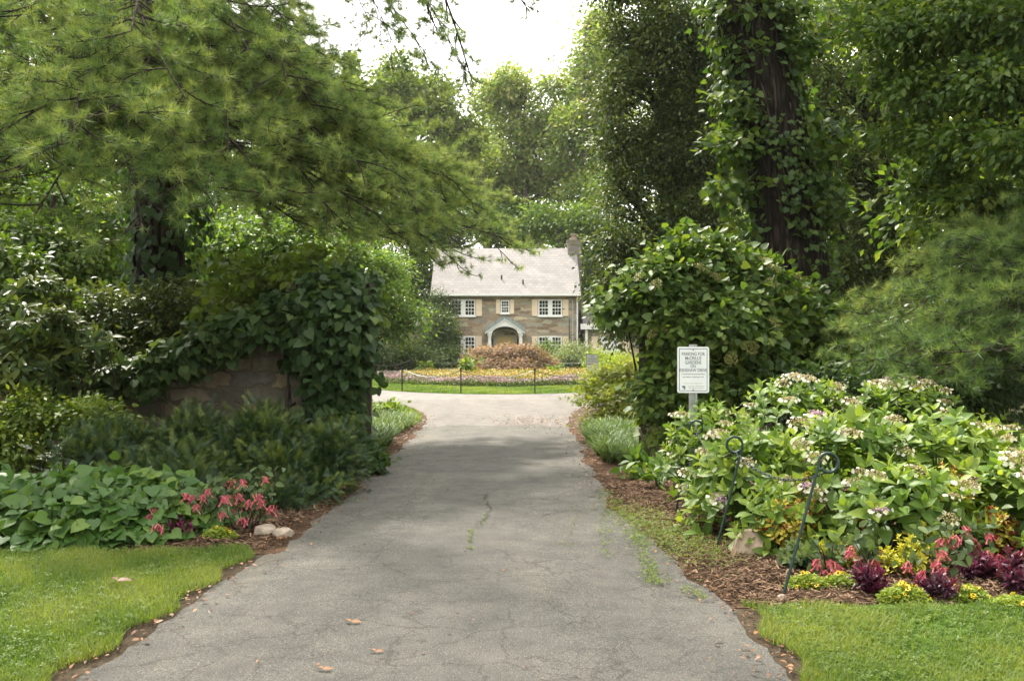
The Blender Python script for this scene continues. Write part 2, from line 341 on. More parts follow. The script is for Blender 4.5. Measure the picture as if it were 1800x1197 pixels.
M['cream'] = plain('cream_shutter', (.82,.66,.49), .5, var=.05, bscale=5)
M['tan_door'] = plain('tan_door', (.55,.40,.16), .5, var=.06, bscale=5)
M['glass'] = plain('window_glass', (.02,.025,.028), .05, var=.3, bscale=1.5, spec=.8)
M['copper'] = plain('patina_copper', (.26,.32,.32), .55, var=.25, bscale=6)
M['dark_metal'] = plain('dark_metal', (.02,.02,.02), .5, var=.3)
M['green_metal'] = plain('green_painted_metal', (.008,.034,.028), .4, var=.25, bscale=60)
M['galv'] = plain('galvanised_steel', (.36,.37,.37), .5, .6, var=.2, bscale=25)
M['pipe'] = plain('grey_pipe', (.4,.4,.42), .5, var=.1)
M['sign_white'] = plain('sign_white', (.76,.78,.8), .35, var=.03, bscale=6)
M['sign_grey'] = plain('sign_back_tone', (.42,.46,.42), .4, var=.06, bscale=6)
M['ink'] = plain('sign_ink', (.16,.17,.20), .5)
M['rust_ink'] = plain('sign_red_ink', (.24,.10,.09), .5)
M['chainm'] = plain('chain_steel', (.05,.055,.055), .4, .5, var=.3)
M['gate'] = plain('gate_board', (.045,.033,.026), .85, bump=.5, bscale=14, var=.4)
M['rock'] = plain('pale_rock', (.36,.27,.2), .9, bump=1.0, bscale=7, var=.3)
M['rock2'] = plain('flat_rock', (.33,.27,.21), .9, bump=1.0, bscale=9, var=.3)
M['wall'] = stone_mat('wall_stone', [(.09,.085,.07), (.20,.17,.12), (.25,.20,.13), (.13,.125,.11), (.28,.24,.175)], (.13,.11,.08), 2.0, 2.5, 3.3, mw=.10, dist=.75)
M['house_stone'] = stone_mat('house_stone', [(.20,.15,.11), (.39,.29,.20), (.52,.43,.31), (.29,.215,.155), (.42,.42,.34), (.60,.49,.34), (.27,.24,.205), (.48,.41,.31)], (.39,.34,.27), .9, 2.2, 1.1, mw=.05, dist=.9)
M['chimney_stone'] = stone_mat('chimney_stone', [(.13,.12,.11), (.22,.19,.16), (.17,.16,.15), (.26,.23,.19)], (.2,.18,.16), 1.6, 2.6, 5.1, mw=.045, dist=.5)

DTUFT = []
_n = NEEDLE.v.copy(); NEEDLE.v = NEEDLE.v*A(1.6, 1, 1)
DTUFT = [tuft_template(34, R(100), s) for s in (11, 12, 13)]
NEEDLE.v = _n
# ---------------------------------------------------------------- setting: ground, drives, beds
def asphalt_mat(name, base, warm, crack=True):
    m, t, o = nodes(name); p = N(t, 'ShaderNodeBsdfPrincipled', Roughness=.85); p.inputs['Specular IOR Level'].default_value = .25
    tcn = N(t, 'ShaderNodeTexCoord'); V = tcn.outputs['Object']
    def noise(s, d=5, r=.6):
        n = N(t, 'ShaderNodeTexNoise', Scale=s, Detail=float(d), Roughness=r); t.links.new(V, n.inputs['Vector']); return n
    bmp = N(t, 'ShaderNodeMapping'); bmp.inputs['Scale'].default_value = (1.5, .28, 1); t.links.new(V, bmp.inputs['Vector']); big = N(t, 'ShaderNodeTexNoise', Scale=.8, Detail=6.0, Roughness=.65); t.links.new(bmp.outputs['Vector'], big.inputs['Vector']); med = noise(3.2, 6, .7); fine = noise(120, 3, .85)
    base = A(*base); warm = A(*warm)
    c0 = ramp(t, [(.3, tuple(base*.8)), (.55, tuple(base)), (.72, tuple(warm))], big.outputs['Fac'])
    c1 = ramp(t, [(.3, (.72,.72,.72)), (.7, (1.22,1.2,1.17))], med.outputs['Fac'])
    c2 = ramp(t, [(.34, (.36,.36,.36)), (.5, (.95,.95,.95)), (.60, (1.45,1.43,1.4)), (.70, (2.6,2.5,2.35))], fine.outputs['Fac'])
    m1 = N(t, 'ShaderNodeMixRGB', blend_type='MULTIPLY'); m1.inputs['Fac'].default_value = 1; t.links.new(c0.outputs['Color'], m1.inputs['Color1']); t.links.new(c1.outputs['Color'], m1.inputs['Color2'])
    m2 = N(t, 'ShaderNodeMixRGB', blend_type='MULTIPLY'); m2.inputs['Fac'].default_value = 1; t.links.new(m1.outputs['Color'], m2.inputs['Color1']); t.links.new(c2.outputs['Color'], m2.inputs['Color2'])
    sp = N(t, 'ShaderNodeTexVoronoi', Scale=95.0); t.links.new(V, sp.inputs['Vector'])
    spr = ramp(t, [(.0, (0, 0, 0)), (.80, (0, 0, 0)), (.86, (1, 1, 1))], None); ssep = N(t, 'ShaderNodeSeparateColor'); t.links.new(sp.outputs['Color'], ssep.inputs['Color']); t.links.new(ssep.outputs['Red'], spr.inputs['Fac'])
    spm = N(t, 'ShaderNodeMath', operation='LESS_THAN'); spm.inputs[1].default_value = .26; t.links.new(sp.outputs['Distance'], spm.inputs[0])
    spx = N(t, 'ShaderNodeMath', operation='MULTIPLY'); t.links.new(spm.outputs[0], spx.inputs[0]); t.links.new(spr.outputs['Color'], spx.inputs[1])
    m3 = N(t, 'ShaderNodeMixRGB'); m3.inputs['Color2'].default_value = (.26, .245, .22, 1); t.links.new(spx.outputs[0], m3.inputs['Fac']); t.links.new(m2.outputs['Color'], m3.inputs['Color1'])
    out = m3
    hgt = fine.outputs['Fac']
    if crack:
        wv = N(t, 'ShaderNodeVectorMath', operation='SCALE'); wv.inputs['Scale'].default_value = .35; wn = noise(2.4, 6, .7); t.links.new(wn.outputs['Color'], wv.inputs[0])
        wa = N(t, 'ShaderNodeVectorMath', operation='ADD'); t.links.new(V, wa.inputs[0]); t.links.new(wv.outputs['Vector'], wa.inputs[1])
        vo = N(t, 'ShaderNodeTexVoronoi', feature='DISTANCE_TO_EDGE', Scale=2.1); t.links.new(wa.outputs['Vector'], vo.inputs['Vector'])
        cw = ramp(t, [(.0, (1, 1, 1)), (.016, (0, 0, 0))], vo.outputs['Distance'])
        vo2 = N(t, 'ShaderNodeTexVoronoi', feature='DISTANCE_TO_EDGE', Scale=5.5); t.links.new(wa.outputs['Vector'], vo2.inputs['Vector'])
        cw2 = ramp(t, [(.0, (1, 1, 1)), (.02, (0, 0, 0))], vo2.outputs['Distance'])
        mk = noise(.7, 3); mkr = ramp(t, [(.40, (0, 0, 0)), (.50, (1, 1, 1))], mk.outputs['Fac'])
        mk2 = noise(1.1, 3); mkr2 = ramp(t, [(.46, (0, 0, 0)), (.54, (1, 1, 1))], mk2.outputs['Fac'])
        a1 = N(t, 'ShaderNodeMath', operation='MULTIPLY'); t.links.new(cw.outputs['Color'], a1.inputs[0]); t.links.new(mkr.outputs['Color'], a1.inputs[1])
        a2 = N(t, 'ShaderNodeMath', operation='MULTIPLY'); t.links.new(cw2.outputs['Color'], a2.inputs[0]); t.links.new(mkr2.outputs['Color'], a2.inputs[1])
        a3 = N(t, 'ShaderNodeMath', operation='MAXIMUM'); t.links.new(a1.outputs[0], a3.inputs[0]); t.links.new(a2.outputs[0], a3.inputs[1])
        a4 = N(t, 'ShaderNodeMath', operation='MULTIPLY'); a4.inputs[1].default_value = .8; t.links.new(a3.outputs[0], a4.inputs[0])
        m4 = N(t, 'ShaderNodeMixRGB'); m4.inputs['Color2'].default_value = (.035, .03, .024, 1); t.links.new(a4.outputs[0], m4.inputs['Fac']); t.links.new(m3.outputs['Color'], m4.inputs['Color1']); out = m4
    t.links.new(out.outputs['Color'], p.inputs['Base Color'])
    b = N(t, 'ShaderNodeBump', Strength=.5, Distance=.006); t.links.new(hgt, b.inputs['Height']); t.links.new(b.outputs['Normal'], p.inputs['Normal'])
    t.links.new(p.outputs['BSDF'], o.inputs['Surface']); return m
def soil_mat(name, stops, s1=2.0, s2=45, bump=.8):
    m, t, o = nodes(name); p = N(t, 'ShaderNodeBsdfPrincipled', Roughness=.95); p.inputs['Specular IOR Level'].default_value = .1
    tcn = N(t, 'ShaderNodeTexCoord'); V = tcn.outputs['Object']
    a = N(t, 'ShaderNodeTexNoise', Scale=s1, Detail=6.0); b_ = N(t, 'ShaderNodeTexNoise', Scale=float(s2), Detail=6.0, Roughness=.75)
    t.links.new(V, a.inputs['Vector']); t.links.new(V, b_.inputs['Vector'])
    ad = N(t, 'ShaderNodeMath', operation='ADD'); t.links.new(a.outputs['Fac'], ad.inputs[0]); t.links.new(b_.outputs['Fac'], ad.inputs[1])
    hf = N(t, 'ShaderNodeMath', operation='MULTIPLY'); hf.inputs[1].default_value = .5; t.links.new(ad.outputs[0], hf.inputs[0])
    r_ = ramp(t, stops, hf.outputs[0]); t.links.new(r_.outputs['Color'], p.inputs['Base Color'])
    b = N(t, 'ShaderNodeBump', Strength=bump, Distance=.03); t.links.new(b_.outputs['Fac'], b.inputs['Height']); t.links.new(b.outputs['Normal'], p.inputs['Normal'])
    t.links.new(p.outputs['BSDF'], o.inputs['Surface']); return m
M['asphalt'] = asphalt_mat('asphalt_shaded', (.102,.098,.088), (.142,.128,.106))  # same asphalt as the circle, shade put into the darker colour
M['asphalt2'] = asphalt_mat('asphalt_sunlit', (.168,.155,.145), (.205,.187,.17), False)  # sunlit copy: sunlight put into the paler colour
M['asphalt_part_sunlit'] = asphalt_mat('asphalt_part_sunlit', (.145,.134,.122), (.18,.164,.146), False)  # step between shaded and sunlit copies, sunlight painted in
M['forest_floor'] = soil_mat('forest_floor', [(.35, (.022,.02,.012)), (.5, (.045,.045,.018)), (.65, (.05,.075,.02))], .8, 12)
M['lawn_soil'] = soil_mat('lawn_soil', [(.35, (.03,.055,.01)), (.5, (.05,.105,.016)), (.65, (.085,.15,.022))], 1.2, 30)
M['mulch'] = soil_mat('mulch', [(.36, (.03,.018,.011)), (.5, (.085,.05,.03)), (.64, (.2,.125,.08))], 3, 40, 1.0)

gx = np.r_[np.linspace(-260, -14, 22), np.linspace(-12, 12, 25), np.linspace(14, 260, 22)]
gy = np.r_[np.linspace(-60, 55, 24), np.linspace(56, 70, 15), np.linspace(74, 420, 20)]
X, Y = np.meshgrid(gx, gy); V = np.c_[X.ravel(), Y.ravel(), gz(Y.ravel())]
nx = len(gx); ii = (np.arange(len(gy)-1)[:, None]*nx+np.arange(nx-1)[None]).ravel(); F = np.c_[ii, ii+1, ii+1+nx, ii+nx]
single('ground', [(V, F)], M['forest_floor'], kind='structure')

def wob(n, amp, k=5):
    w = rng.normal(size=n); ker = np.ones(k)/k; return np.convolve(w, ker, 'same')*amp*math.sqrt(k)
LY = [-3, 4.68, 5.7, 7.24, 9.77, 12.1, 14.6, 18.5, 20.5, 22.4, 24, 26.5]; LX = [-2.25, -2.06, -1.95, -1.86, -1.70, -1.73, -1.67, -1.69, -1.8, -2.15, -2.6, -4.2]
RX = [1.45, 1.31, 1.31, 1.17, 1.0, .97, 1.04, 1.1, 1.24, 1.5, 1.85, 3.2]
def edgeL(y): return np.interp(y, LY, LX)
def edgeR(y): return np.interp(y, LY, RX)
ys = np.arange(-3, 18.45, .11); l = edgeL(ys)+wob(len(ys), .028); r = edgeR(ys)+wob(len(ys), .03)
def strip(ys, l, r, zf, nxs=8):
    u = np.linspace(0, 1, nxs); X = l[:, None]+(r-l)[:, None]*u[None]; Y = np.repeat(ys[:, None], nxs, 1); Z = zf(X, Y, u[None])*np.ones_like(X)
    V = np.stack([X, Y, Z], -1).reshape(-1, 3); i = (np.arange(len(ys)-1)[:, None]*nxs+np.arange(nxs-1)[None]).ravel()
    return (V, np.c_[i, i+1, i+1+nxs, i+nxs])
_ds = strip(ys, l, r, lambda X, Y, u: .014+.02*np.sin(u*math.pi), 30); _ds[0][-30:, 1] += wob(30, .14, 4)
single('driveway', [_ds], M['asphalt'], kind='structure')
yj = np.arange(18.2, 26.5, .11); single('drive_junction', [strip(yj, edgeL(yj)+wob(len(yj), .028), edgeR(yj)+wob(len(yj), .03), lambda X, Y, u: .010+.02*np.sin(u*math.pi))], M['asphalt_part_sunlit'], kind='structure')  # starts at the sun line, its paler colour painting the sunlight
IC = A(-.4, 40.); IRX, IRY = 5.8, 10.5
def ring(rx0, ry0, rx1, ry1, z, n=160, nr=4, ctr=IC):
    a = np.linspace(0, 2*math.pi, n, endpoint=False); V = []; F = []
    for k in range(nr+1):
        u = k/nr; V.append(np.c_[ctr[0]+np.cos(a)*(rx0+(rx1-rx0)*u), ctr[1]+np.sin(a)*(ry0+(ry1-ry0)*u), np.full(n, z)])
    for k in range(nr):
        j = np.arange(n); F.append(np.c_[k*n+j, (k+1)*n+j, (k+1)*n+(j+1)%n, k*n+(j+1)%n])
    return (np.vstack(V), np.vstack(F))
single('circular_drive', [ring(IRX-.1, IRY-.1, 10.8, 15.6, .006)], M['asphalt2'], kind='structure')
def disc(rx, ry, z0, z1, n=120, nr=8, ctr=IC):
    V, F = ring(.01, .01, rx, ry, 0, n, nr, ctr); q = np.sqrt(((V[:, 0]-ctr[0])/rx)**2+((V[:, 1]-ctr[1])/ry)**2); V[:, 2] = z0+(z1-z0)*np.clip(1-q**3, 0, 1); return (V, F)
single('island_lawn', [disc(IRX, IRY, .012, .05)], M['lawn_soil'], kind='structure')
# lawns beside the drive
ysl = np.arange(-2.5, 7.45, .12); lawnL_top = lambda x: 7.45
single('lawn', [strip(ysl, np.full(len(ysl), -9.), edgeL(ysl)-.05+wob(len(ysl), .04), lambda X, Y, u: .008+.03*np.clip((edgeL(Y)-X-.1)*2, 0, 1))], M['lawn_soil'], kind='structure')
ysr = np.arange(-2.5, 5.95, .12)
single('lawn_verge', [strip(ysr, edgeR(ysr)+.06+wob(len(ysr), .04), np.full(len(ysr), 8.), lambda X, Y, u: .008+.03*np.clip((X-edgeR(Y)-.1)*2, 0, 1))], M['lawn_soil'], kind='structure')
yk = np.arange(19.0, 24.6, .15)
single('lawn_corner', [strip(yk, np.full(len(yk), -9.), edgeL(yk)-.06, lambda X, Y, u: .010+.03*np.clip((edgeL(Y)-X), 0, 1))], M['lawn_soil'], kind='structure')
# planting beds
yb = np.arange(7.4, 19.0, .12)
single('mulch_bed', [strip(yb, np.full(len(yb), -9.), edgeL(yb)+.06+wob(len(yb), .05), lambda X, Y, u: .016+.05*np.clip((edgeL(Y)-X)*.8, 0, 1)*np.clip((Y-7.3)*2, 0, 1), 24)], M['mulch'], kind='structure')
yb2 = np.arange(5.9, 18.0, .12)
single('mulch_bed', [strip(yb2, edgeR(yb2)-.02+wob(len(yb2), .05), np.full(len(yb2), 9.), lambda X, Y, u: .016+.04*np.clip((X-edgeR(Y))*.8, 0, 1)*np.clip((Y-5.8)*2, 0, 1), 24)], M['mulch'], kind='structure')
M['dirt'] = soil_mat('dirt_margin', [(.36, (.045,.033,.022)), (.5, (.10,.075,.05)), (.64, (.17,.13,.09))], 3, 60, 1.0)
yd = np.arange(-2.5, 26, .12)
single('dirt_margin', [strip(yd, edgeL(yd)-.28+wob(len(yd), .06), edgeL(yd)+.12, lambda X, Y, u: .0115+0*X, 4), strip(yd, edgeR(yd)-.12, edgeR(yd)+.3+wob(len(yd), .06), lambda X, Y, u: .0115+0*X, 4)], M['dirt'], kind='structure')
def bedz(x, y):
    l = .016+.05*np.clip((edgeL(y)-x)*.8, 0, 1)*np.clip((y-7.3)*2, 0, 1); r = .016+.04*np.clip((x-edgeR(y))*.8, 0, 1)*np.clip((y-5.8)*2, 0, 1)
    return np.where(x < 0, l, r)

# chips, litter
def flat_scatter(T, x, y, z, s, mi=0, tilt=.25, tint=None):
    n = len(x); a = rng.uniform(0, 2*math.pi, n); D = np.c_[np.cos(a), np.sin(a), rng.normal(size=n)*tilt]; Nn = A(0, 0, 1.)+rnd(n)*tilt
    return scatter(T, np.c_[x, y, z], D, Nn, s, rng.uniform(0, 1, n) if tint is None else tint, mi)
CHIP = T_([[-.09,0,0],[.09,.05,0],[.07,1,.02],[-.1,.93,0]], [[0,1,2],[0,2,3]])
def chips(n, x0, x1, y0, y1, keep):
    x = rng.uniform(x0, x1, n); y = rng.uniform(y0, y1, n); k = keep(x, y); x, y = x[k], y[k]
    return flat_scatter(CHIP, x, y, bedz(x, y)+.012, rng.uniform(.018, .065, len(x)))
ch = [chips(60000, 1.0, 5., 5.95, 11., lambda x, y: x > edgeR(y)+rng.uniform(-.05, .2, len(x))), chips(34000, -4.5, -1.6, 7.45, 13., lambda x, y: x < edgeL(y)-rng.uniform(-.06, .15, len(x)))]
single('bark_mulch', ch, M['chip'], label='brown shredded bark mulch and pine needles over the planting beds', cat='mulch', kind='stuff')
# leaf litter: mostly along the drive edges and in the shaded patch of the junction
n = 6500; y = rng.uniform(3.8, 24, n); e = np.abs(rng.normal(size=n))*.2-.14; side = rng.random(n) < .5
x = np.where(side, edgeL(y)+e-.05, edgeR(y)-e+.05); z = np.full(n, .034)
k = (rng.random(n) < .6); x, y, z = x[k], y[k], z[k]
x2 = rng.uniform(-1.6, 1.0, 260); y2 = rng.uniform(4.5, 18, 260)
x3 = rng.normal(.55, .55, 700); y3 = rng.normal(19.3, .8, 700); q = (x3 > edgeL(y3)) & (x3 < edgeR(y3)+.1); x3, y3 = x3[q], y3[q]
single('leaf_litter', [flat_scatter(LEAF_O, np.r_[x, x2, x3], np.r_[y, y2, y3], np.full(len(x)+len(x2)+len(x3), .038), np.r_[rng.uniform(.012, .045, len(x)), rng.uniform(.01, .03, len(x2)), rng.uniform(.02, .05, len(x3))])], M['dead_leaf'],
       label='small dead leaves and twigs strewn along the drive edges', cat='leaf litter', kind='stuff')
# single fallen leaves
MAPLE = palm_template(7)
for (px, py, s, c, lab) in [(205, 1048, .13, .45, 'large dry brown leaf lying on the left lawn'), (617, 1107, .085, .95, 'orange fallen leaf on the asphalt left of centre'),
                            (660, 1160, .06, .9, 'small orange fallen leaf near the bottom of the asphalt'), (567, 1192, .07, .95, 'orange leaf cut off at the bottom edge of the picture'), (722, 1090, .04, .3, 'small dark fallen leaf near the middle of the drive')]:
    p = gnd(px, py); zz = .1 if px < 300 else .045
    s *= .75; c_ = scatter(LEAF_O, p[None]+A(0, 0, zz), A([.9, .3, .02]), A([.1, -.25, 1.]), s, c)
    c2_ = scatter(LEAF_O, p[None]+A(0, 0, zz+.004), A([-.5, .5, .1]), A([.2, -.1, 1.]), s*.8, c)
    single('fallen_leaf', [c_, c2_], M['dead_leaf'], (p[0], p[1], 0), lab, 'leaf', 'fallen leaves')
# grass
def grass(n, fx, h0, h1, z=.03, w=1.0):
    x, y = fx(n); k_ = (np.sin(x*2.3+y*1.1)+np.sin(x*5.7-y*4.3+2)+rng.normal(size=len(x))*.7) > -1.35; x, y = x[k_], y[k_]; m = len(x); out = []
    tone = .45+.2*np.sin(x*1.7+y*.9)+.17*np.sin(x*4.1-y*3.3)+.12*np.sin(x*9.7+y*7)
    for i, T in enumerate(BLADES):
        s = slice(i, m, 3); k = len(x[s]); a = rng.uniform(0, 2*math.pi, k); lean = rng.uniform(0, .55, k)
        D = np.c_[np.cos(a)*lean, np.sin(a)*lean, np.ones(k)]; Nn = np.c_[-np.cos(a), -np.sin(a), lean*0+.1]
        T2 = T_(T.v*A(w, 1, 1), T.f); zz = z(x[s], y[s]) if callable(z) else np.full(k, z)
        out.append(scatter(T2, np.c_[x[s], y[s], zz], D, Nn, rng.uniform(h0, h1, k), tone[s]+.1+rng.normal(size=k)*.16))
    return out
def inrect(x0, x1, y0, y1, keep):
    def f(n):
        x = rng.uniform(x0, x1, n); y = y0+(y1-y0)*rng.random(n)**1.25; k = keep(x, y); return x[k], y[k]
    return f
edgeN = lambda x, y: .06*np.sin(x*5)+.05*np.sin(x*11.3)
CLOV = compose(T_([[0,0,0],[.3,.55,.05],[0,.9,0],[-.3,.55,.05]], [[0,1,2],[0,2,3]]), [(A(0,0,0), A(math.cos(a), math.sin(a), .1), A(0,0,1.), 1.) for a in (.5, 2.6, 4.7)])
def clover(n, f, z, s0=.014, s1=.026):
    x, y = f(n); m = len(x); return scatter(CLOV, np.c_[x, y, np.full(m, z)+rng.uniform(-.01, .015, m)], rnd(m)*A(1, 1, .15), A(0, 0, 1.)+rnd(m)*.25, rng.uniform(s0, s1, m), rng.uniform(.3, .75, m))
fL = inrect(-5.4, -1.7, 3.6, 7.55, lambda x, y: (x < edgeL(y)-.05+.05*np.sin(y*9)) & (y < 7.42+edgeN(x, y)))
gl = grass(190000, fL, .035, .075)+[clover(10000, inrect(-5.4, -1.7, 4.2, 7.4, lambda x, y: (x < edgeL(y)-.12) & (np.sin(x*2.1+1)+np.sin(y*2.7) > -.2)), .055)]
single('grass', gl, M['grass'], label='short green lawn grass and clover left of the drive', cat='grass', kind='stuff')
fR = inrect(1.2, 4.6, 3.6, 6.1, lambda x, y: (x > edgeR(y)+.06+.05*np.sin(y*8)) & (y < 5.86+edgeN(x, y)))
gr_ = grass(115000, fR, .035, .075)+[clover(6000, inrect(1.3, 4.4, 4.4, 5.8, lambda x, y: (x > edgeR(y)+.15)), .055)]
single('grass', gr_, M['grass'], label='short green lawn grass in front of the flower bed right of the drive', cat='grass', kind='stuff')
fC = inrect(-6, -1.5, 19.0, 24.6, lambda x, y: (x < edgeL(y)-.05) & ((x-IC[0])**2/10.8**2+(y-IC[1])**2/15.6**2 > 1.0))
single('grass', grass(40000, fC, .05, .1, w=1.4), M['grass'], label='sunlit strip of grass at the left corner of drive and circle', cat='grass', kind='stuff')
def fI(n):
    a = rng.uniform(0, 2*math.pi, n); q = np.sqrt(rng.uniform(.45, 1, n)); return IC[0]+np.cos(a)*q*IRX, IC[1]+np.sin(a)*q*IRY
single('grass', grass(110000, fI, .05, .09, z=lambda x, y: .015+.035*np.clip(1-(((x-IC[0])/IRX)**2+((y-IC[1])/IRY)**2)**1.5, 0, 1), w=1.8), M['grass'], label='bright sunlit grass around the circular island bed', cat='grass', kind='stuff')
# weeds in the cracks and on the bare soil right of the drive
def weedline(pts, n, s):
    P = smoothpath(np.array(pts), 60); i = rng.integers(0, 60, n); x = P[i, 0]+rng.normal(size=n)*s; y = P[i, 1]+rng.normal(size=n)*s*1.6; return x, y
wl = []
G2 = lambda *p: [gnd(a, b) for a, b in p]
for pts, n_, s in [(G2((828, 938), (826, 975)), 60, .01), (G2((858, 905), (845, 930)), 30, .008), (G2((1115, 945), (1140, 1000), (1152, 1035)), 500, .035), (G2((1062, 870), (1085, 900), (1125, 930)), 400, .05),
                 (G2((1010, 900), (1000, 975)), 60, .04), (G2((1060, 930), (1065, 985)), 90, .03), (G2((1100, 900), (1200, 960)), 1700, .17), (G2((1200, 1040), (1235, 1060)), 70, .03), (G2((1150, 940), (1250, 990)), 1500, .17), (G2((670, 800), (655, 830)), 300, .2)]:
    x, y = weedline(pts, n_, s); m_ = len(x); zz = .035 if s < .1 else bedz(x, y)+.02
    wl.append(scatter(BLADES[1], np.c_[x, y, np.full(m_, 0)+zz], rnd(m_)*.5+A(0, 0, 1.), rnd(m_), rng.uniform(.015, .045, m_), rng.uniform(.3, .9, m_)))
    m2_ = m_//2; wl.append(scatter(CLOV, np.c_[x[:m2_], y[:m2_], (np.full(m_, 0)+zz)[:m2_]+.012], rnd(m2_)*A(1, 1, .2), A(0, 0, 1.)+rnd(m2_)*.3, rng.uniform(.01, .022, m2_), rng.uniform(.4, .95, m2_)))
single('weeds', wl, M['grass'], label='low weeds and moss growing along cracks and bare edge of the drive', cat='weeds', kind='stuff')
# the long crack down the middle of the drive
ckp = smoothpath(np.array(G2((846, 926), (856, 910), (861, 900), (853, 884), (858, 872))), 90)
ckp[:, 0] += wob(90, .016, 3); wdt = np.abs(wob(90, .004, 3))+.001
u = (ckp[:, 0]-edgeL(ckp[:, 1]))/(edgeR(ckp[:, 1])-edgeL(ckp[:, 1])); zc = .019+.02*np.sin(u*math.pi)
V = np.vstack([np.c_[ckp[:, 0]-wdt, ckp[:, 1], zc], np.c_[ckp[:, 0]+wdt, ckp[:, 1], zc]]); j = np.arange(89)
M['crack'] = plain('crack_dirt', (.03,.026,.02), .95)
single('road_crack', [(V, np.c_[j, j+90, j+91, j+1])], M['crack'], kind='structure')
# ---------------------------------------------------------------- house
def roof_mat():
    m, t, o = nodes('roof_shingle'); p = N(t, 'ShaderNodeBsdfPrincipled', Roughness=.9)
    tcn = N(t, 'ShaderNodeTexCoord'); mp = N(t, 'ShaderNodeMapping'); mp.inputs['Scale'].default_value = (1, 1, 1)
    sp = N(t, 'ShaderNodeSeparateXYZ'); t.links.new(tcn.outputs['Object'], sp.inputs['Vector']); cb = N(t, 'ShaderNodeCombineXYZ'); t.links.new(sp.outputs['X'], cb.inputs['X']); t.links.new(sp.outputs['Z'], cb.inputs['Y'])
    br = N(t, 'ShaderNodeTexBrick'); br.inputs['Scale'].default_value = 1; br.inputs['Brick Width'].default_value = .34; br.inputs['Row Height'].default_value = .2; br.inputs['Mortar Size'].default_value = .018; br.inputs['Mortar Smooth'].default_value = .3
    br.inputs['Color1'].default_value = (.195,.183,.178,1); br.inputs['Color2'].default_value = (.235,.222,.215,1); br.inputs['Mortar'].default_value = (.165,.15,.143,1)
    t.links.new(cb.outputs['Vector'], br.inputs['Vector'])
    no = N(t, 'ShaderNodeTexNoise', Scale=.9, Detail=6.0); t.links.new(tcn.outputs['Object'], no.inputs['Vector']); nr = ramp(t, [(.3, (.82,.82,.82)), (.7, (1.1,1.08,1.06))], no.outputs['Fac'])
    mu = N(t, 'ShaderNodeMixRGB', blend_type='MULTIPLY'); mu.inputs['Fac'].default_value = 1; t.links.new(br.outputs['Color'], mu.inputs['Color1']); t.links.new(nr.outputs['Color'], mu.inputs['Color2']); t.links.new(mu.outputs['Color'], p.inputs['Base Color'])
    t.links.new(p.outputs['BSDF'], o.inputs['Surface']); return m
M['roof'] = roof_mat()
M['roof2'] = plain('wing_roof_slate', (.16,.155,.16), .9, var=.25, bscale=6)
HY = 73.0; GZ = -.55
hx = lambda px: (px-900)/1750*HY
hz = lambda py: CAMZ+(598.5-py)/1750*HY
WX0, WX1, EZ, RZ = hx(764), hx(1013.5), hz(516), 8.62
HD = 9.0; ym = HY+HD/2
house = empty('stone_house', (hx(888), HY, GZ), 'two storey stone house with pale pink shingle roof, cream shutters and white porch', 'house')
wp = [(WX0, GZ-.5), (WX1, GZ-.5), (WX1, EZ), (WX0, EZ)]
wall = prism(wp, HY, HY+HD)
gab = []
for x0 in (WX0, WX1-.25):    # gables
    V = A([x0,HY,EZ],[x0,HY+HD,EZ],[x0,ym,RZ-.12],[x0+.25,HY,EZ],[x0+.25,HY+HD,EZ],[x0+.25,ym,RZ-.12]); gab += [(V, np.array([[0,2,1],[3,4,5]])), (V, np.array([[0,3,5,2],[1,2,5,4]]))]
part('wall', wall+gab, M['house_stone'], house)
rx0, rx1 = WX0-.28, WX1+.28
def roof_slab(x0, x1, y0, z0, y1, z1, th=.14):
    V = A([x0,y0,z0],[x1,y0,z0],[x1,y1,z1],[x0,y1,z1],[x0,y0,z0+th],[x1,y0,z0+th],[x1,y1,z1+th],[x0,y1,z1+th]); return (V, box(0,1,0,1,0,1)[1])
ez2 = EZ+.05-.45*(RZ-EZ)/(HD/2)*.6
roof = part('roof', [roof_slab(rx0, rx1, HY-.45, ez2, ym, RZ), roof_slab(rx0, rx1, HY+HD+.45, ez2, ym+.001, RZ)], M['roof'], house)
for (px, py) in ((882, 490), (919, 497)):
    x = hx(px)*1.03; zb = ez2+(py-511)/(441-511)*(RZ-ez2); yb_ = HY-.45+(zb-ez2)/(RZ-ez2)*(HD/2+.45)
    part('vent_pipe', tube([[x, yb_, zb], [x, yb_, zb+.46]], .06, 8), M['dark_metal'], roof)
part('gutter', [box(rx0, rx1, HY-.58, HY-.46, ez2-.02, ez2+.15)]+[box(WX0-.1, WX1+.1, HY-.45, HY-.003, ez2-.06, ez2-.005)], M['white'], house)
chx0, chx1 = WX1-.42, WX1+.62
chim = part('chimney', [box(chx0, chx1, ym-.75, ym+.75, 5.0, RZ+.62), box(WX1+.003, chx1+.12, ym-1.1, ym+1.1, GZ-.4, 5.0), box(chx0-.05, chx1+.05, ym-.8, ym+.8, RZ+.62, RZ+.74)], M['chimney_stone'], house)
M['terracotta'] = plain('terracotta_pot', (.25,.17,.14), .8)
part('flue', tube([[(chx0+chx1)/2, ym, RZ+.74], [(chx0+chx1)/2, ym, RZ+1.15]], .25, 10)+tube([[(chx0+chx1)/2, ym, RZ+1.15], [(chx0+chx1)/2, ym, RZ+1.25]], .33, 10), M['terracotta'], chim)
